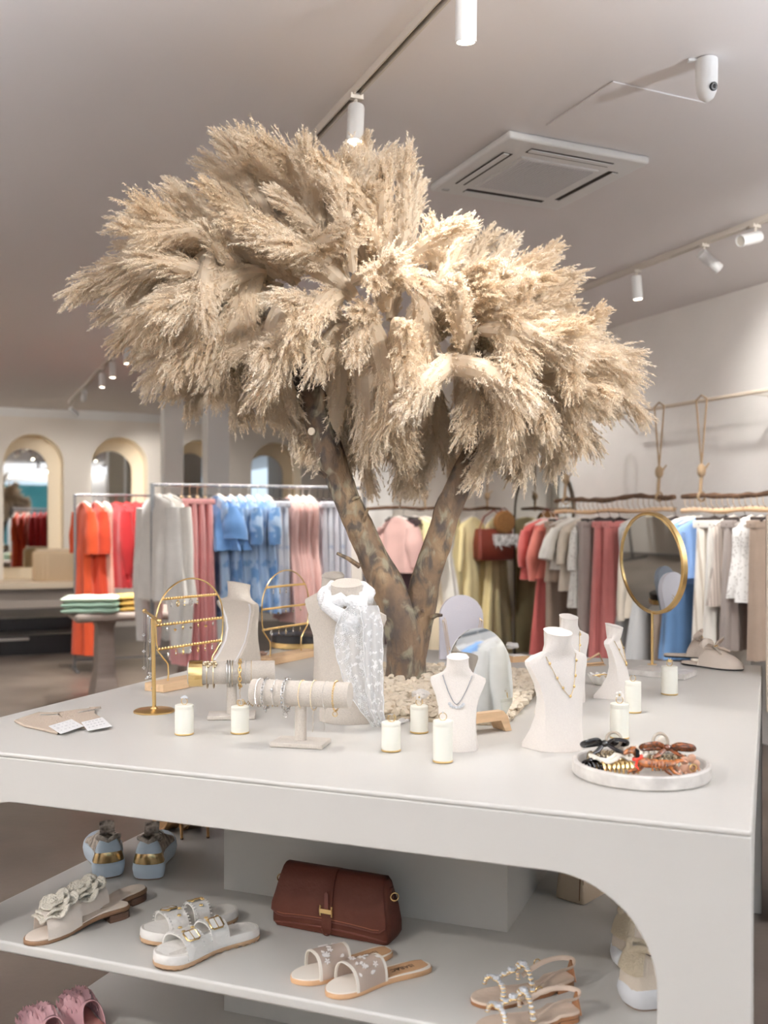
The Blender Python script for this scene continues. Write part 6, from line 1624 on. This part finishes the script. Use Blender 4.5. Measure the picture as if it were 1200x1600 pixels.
# --- beige bow loafers on the table top
M_sued = mat('oatmeal_suede', (222,208,194), .85, bump=.2, bscale=180)
def mule(label, toe, heel, z, side, group, m, m_in, kind, cat='mule', L_=None, name='mule'):
    th, L_ = shoe(name, label, cat, toe, heel, z, group, L_); f = Foot(L_, .088, side)
    f.slab('outsole', M_black, th, [(.0,.93),(.002,.96),(.006,.97)])
    f.slab('insole', m_in, th, [(.0062,.97),(.012,.97),(.013,.92)])
    rows = []
    for k in range(11):
        q = k/10; t = .46+.535*q; h = .056*(1-q**2.2)+.012; pts = []
        for j in range(15):
            a = pi*j/14; w_ = f.hw(t)*1.02+.001; pts.append((f.cx(t)+w_*math.copysign(abs(cos(a))**.7, cos(a)), f.y(t)-(.03*(1-sin(a)) if k == 0 else .03*(1-sin(a))*(1-q)), .006+h*sin(a)**.7))
        rows.append(pts)
    MB().loft(rows, closed=False).obj('upper', m, th, 70)
    MB().tube([V(p)+V((0,0,.0)) for p in rows[0]], .0022, 6).obj('topline', m, th, 70)
    c = V(rows[1][7])+V((0,.006,.004))
    if kind == 'bow':
        for sg in (-1, 1):
            pp = [c, c+V((sg*.022,.010,.022)), c+V((sg*.056,.006,.030)), c+V((sg*.062,-.012,.010)), c+V((sg*.026,-.010,.002)), c]
            sm, _ = smooth_path(pp, [0]*6, 5); MB().tube(sm, .011, 8, flat=.35).obj('bow_loop', m, th, 80)
            MB().tube([c, c+V((sg*.02,.03,-.004)), c+V((sg*.035,.052,-.016))], [.009,.011,.007], 8, flat=.35).obj('bow_tail', m, th, 80)
        MB().ball(c+V((0,.002,.004)), (.010,.009,.009), 12, 8).obj('bow_knot', m, th)
        MB().tube([c+V((-.012,.012,.006)), c+V((0,.016,.009)), c+V((.012,.012,.006))], .003, 6).obj('gold_bar', M_gold, th)
    else:
        R = random.Random(side+7); 
        for lay in range(5):
            t = .50+.09*lay; mr = MB(); base = [f.top(t, pi*(.04+.92*k/30), .058*(1-((t-.46)/.54)**2.2)+.014, .007, 1.03) for k in range(31)]
            mr.loft([[p+V((R.uniform(-.002,.002), -.004, -.002)) for p in base], [p+V((.002*sin(k*1.9), .004+.006*sin(k*1.3+lay), .010+.004*sin(k*2.1+lay))) for k, p in enumerate(base)], [p+V((.003*sin(k*1.9), .016+.009*sin(k*1.3+lay), .016+.006*sin(k*2.3+lay))) for k, p in enumerate(base)]], closed=False)
            mr.obj('ruffle', m, th, 70)
        MB().lathe([(.001,.0136),(.016,.0136),(.017,.0130)], 20, c=(f.cx(.2), f.y(.22), 0)).obj('silver_patch', M_silver, th)
    return th
LB = 'oatmeal loafers with bows'
mule('oatmeal suede mule with bow, near one at the table corner', (1164,1049), (1062,1037), TH, 1, LB, M_sued, M_sued, 'bow', L_=.26)
mule('oatmeal suede mule with bow, far one behind its partner', (1136,1030), (1040,1026), TH, -1, LB, M_sued, M_sued, 'bow', L_=.26)
M_pinks = mat('pink_satin', (214,166,170), .5, bump=.1, bscale=60, sheen=.3); M_pinki = mat('pink_insole', (206,150,140), .5)
mule('pink ruffled mule on the lowest shelf, the right one', (104,1580), (176,1628), LZ, -1, 'pink ruffled mules', M_pinks, M_pinki, 'ruffle', L_=.25)
mule('pink ruffled mule on the lowest shelf, cut by the bottom edge', (42,1606), (110,1660), LZ, 1, 'pink ruffled mules', M_pinks, M_pinki, 'ruffle', L_=.25)
# --- chestnut handbag
M_choc = mat('chocolate_leather', (72,36,25), .6, spec=.2, bump=.12, bscale=90, var=.12, vscale=5); M_chocd = mat('dark_piping', (84,42,32), .5)
a, b = on(432,1447,SZ), on(602,1480,SZ); d = b-a; d.z = 0
hbg = thing('handbag', 'chestnut brown leather shoulder bag with flap and gold bar buckle', 'handbag', (a+b)/2+E2*.045+V((0,0,.0006)), atan2(d.y, d.x))
BWd = d.length/2+.012
def rrect(hw, hd, z, r=.02, n=6, arch=0.0):
    pts = []
    for cx_, cy_, a0 in ((hw-r,hd-r,0),(-hw+r,hd-r,pi/2),(-hw+r,-hd+r,pi),(hw-r,-hd+r,3*pi/2)):
        for k in range(n+1):
            t = a0+pi/2*k/n; x = cx_+r*cos(t); pts.append((x, cy_+r*sin(t), z+arch*(1-(x/hw)**2)))
    return pts
prof = [(.004,.93,.040,.014),(.0,.955,.043,.013),(.014,1.0,.048,.010),(.04,1.0,.047,.005),(.08,.965,.042,.002),(.12,.915,.033,0),(.142,.88,.024,0),(.150,.86,.016,0)]
MB().loft([rrect(BWd*k, hd, z, min(.015, hd*.6), 5, ar) for z, k, hd, ar in prof]).obj('body', M_choc, hbg, 50)
path = [(.030,.105),(.022,.140),(.010,.1545),(-.006,.1555),(-.020,.149),(-.034,.128),(-.044,.09),(-.050,.05),(-.0515,.030)]
def flap_w(z): return BWd*interp([(0,1.0),(.04,.985),(.08,.955),(.12,.905),(.15,.87),(.2,.86)], z)
rows = []
for off in (0, .0035):
    for i, (y, z) in enumerate(path if off == 0 else path[::-1]):
        w_ = flap_w(z)*(.985); dn_ = i >= len(path)-1 if off == 0 else i == 0
        pts = []
        for k in range(19):
            u = -1+2*k/18; cz = (.010*(1-u*u)+(.018*max(0, abs(u)-.86)/.14))*(1 if z < .06 else 0)
            pts.append((u*w_, y-off*(1 if y < .02 else -.3), z+off*(1 if z > .14 else 0)+cz))
        rows.append(pts)
rows.append(rows[0]); fixn(MB().loft(rows, closed=False).obj('flap', M_choc, hbg, 50))
edge = rows[8]; MB().tube([V(p)+V((0,-.0022,.0)) for p in edge], .0018, 6).obj('flap_edge', M_chocd, hbg)
MB().tube([V(p)+V((0,-.0045,.007)) for p in edge[1:-1]], .0006, 4).obj('stitching', mat('tan_thread', (150,96,70), .8), hbg)
MB().tube([V((x, -.0485*(1 if abs(x) < BWd*.93 else .9), .012+.009*(1-(x/BWd)**2))) for x in [BWd*.96*(-1+2*k/20) for k in range(21)]], .0022, 6).obj('piping', M_chocd, hbg)
sp = [(y-(.0045 if y < 0.02 else 0), z+(.0045 if z > .14 else 0)) for y, z in path[1:]]+[(-.056,.022)]
MB().loft([[(x, y+dy, z+dz) for x, dy, dz in ((-.0135,0,0),(.0135,0,0),(.0135,-.003,.001),(-.0135,-.003,.001))] for y, z in sp]).obj('strap', M_choc, hbg, 50)
MB().ring(.0135, .0018, 16, 6, Matrix.Translation((0,-.0575,.020)) @ Matrix.Rotation(pi/2, 4, 'X'), pi, 2*pi).obj('strap_tip', M_choc, hbg)
q = V((0,-.0585,.068)); bk = MB()
bk.tube([q+V((-.016,0,-.013)), q+V((-.017,-.002,0)), q+V((-.016,0,.013))], .0026, 8); bk.tube([q+V((.016,0,-.013)), q+V((.017,-.002,0)), q+V((.016,0,.013))], .0026, 8); bk.box(q+V((0,-.002,0)), (.032,.005,.011)); bk.obj('buckle', M_gold, hbg)
MB().loft([[(x*.0055, -.0568-dy, .085+z) for x, z in ((-1,-.012),(1,-.012),(1,.026),(0,.031),(-1,.026))] for dy in (0,.0016)]).obj('keeper', M_chocd, hbg)
for s in (-1, 1):
    c = V((s*BWd*.93, 0, .118)); t_ = MB().rbox(c, (.006,.014,.03), .002).obj('side_tab', M_choc, hbg)
    MB().ring(.010, .0019, 20, 6, Matrix.Translation(c+V((s*.008,-.002,-.008))) @ Matrix.Rotation(pi/2, 4, 'X') @ Matrix.Rotation(.6, 4, 'Y')).obj('side_ring', M_gold, t_)
# --- small beige bag at the back
p = on(915, 1413, SZ); bb_ = thing('handbag', 'small beige structured bag beside the inner core box', 'handbag', p+V((.03,.10,.0006)), radians(70)+RT)
M_bbag = mat('beige_grain_leather', (178,160,138), .6, bump=.2, bscale=140)
MB().loft([rrect(.11*k, .045*k2, z, .008, 3) for z, k, k2 in ((0,.97,.97),(.004,1,1),(.10,.96,.80),(.155,.92,.58),(.16,.90,.52))]).obj('body', M_bbag, bb_, 50)
MB().loft([[(x*.108, y, z) for x in (-1, 1)]+[(x*.108, y-.003 if y < 0 else y+.0, z+.002) for x in (1, -1)] for y, z in ((.020,.160),(0,.164),(-.026,.160),(-.040,.10),(-.043,.055))]).obj('flap', M_bbag, bb_, 50)
MB().tube([(-.07,0,.160),(-.06,0,.20),(0,0,.225),(.06,0,.20),(.07,0,.160)], .005, 8).obj('handle', M_bbag, bb_)
for s in (-1, 1):
    t_ = MB().rbox((s*.102,0,.135), (.005,.018,.036), .002).obj('side_tab', M_bbag, bb_)
    MB().ring(.012, .0022, 20, 6, Matrix.Translation((s*.107,0,.150)) @ Matrix.Rotation(pi/2, 4, 'Y')).obj('side_ring', M_gold, t_)
    MB().tube([(s*.109,-.036*.9,.01),(s*.105,-.033,.10),(s*.100,-.024,.155)], .0018, 6).obj('piping', M_edge, bb_)
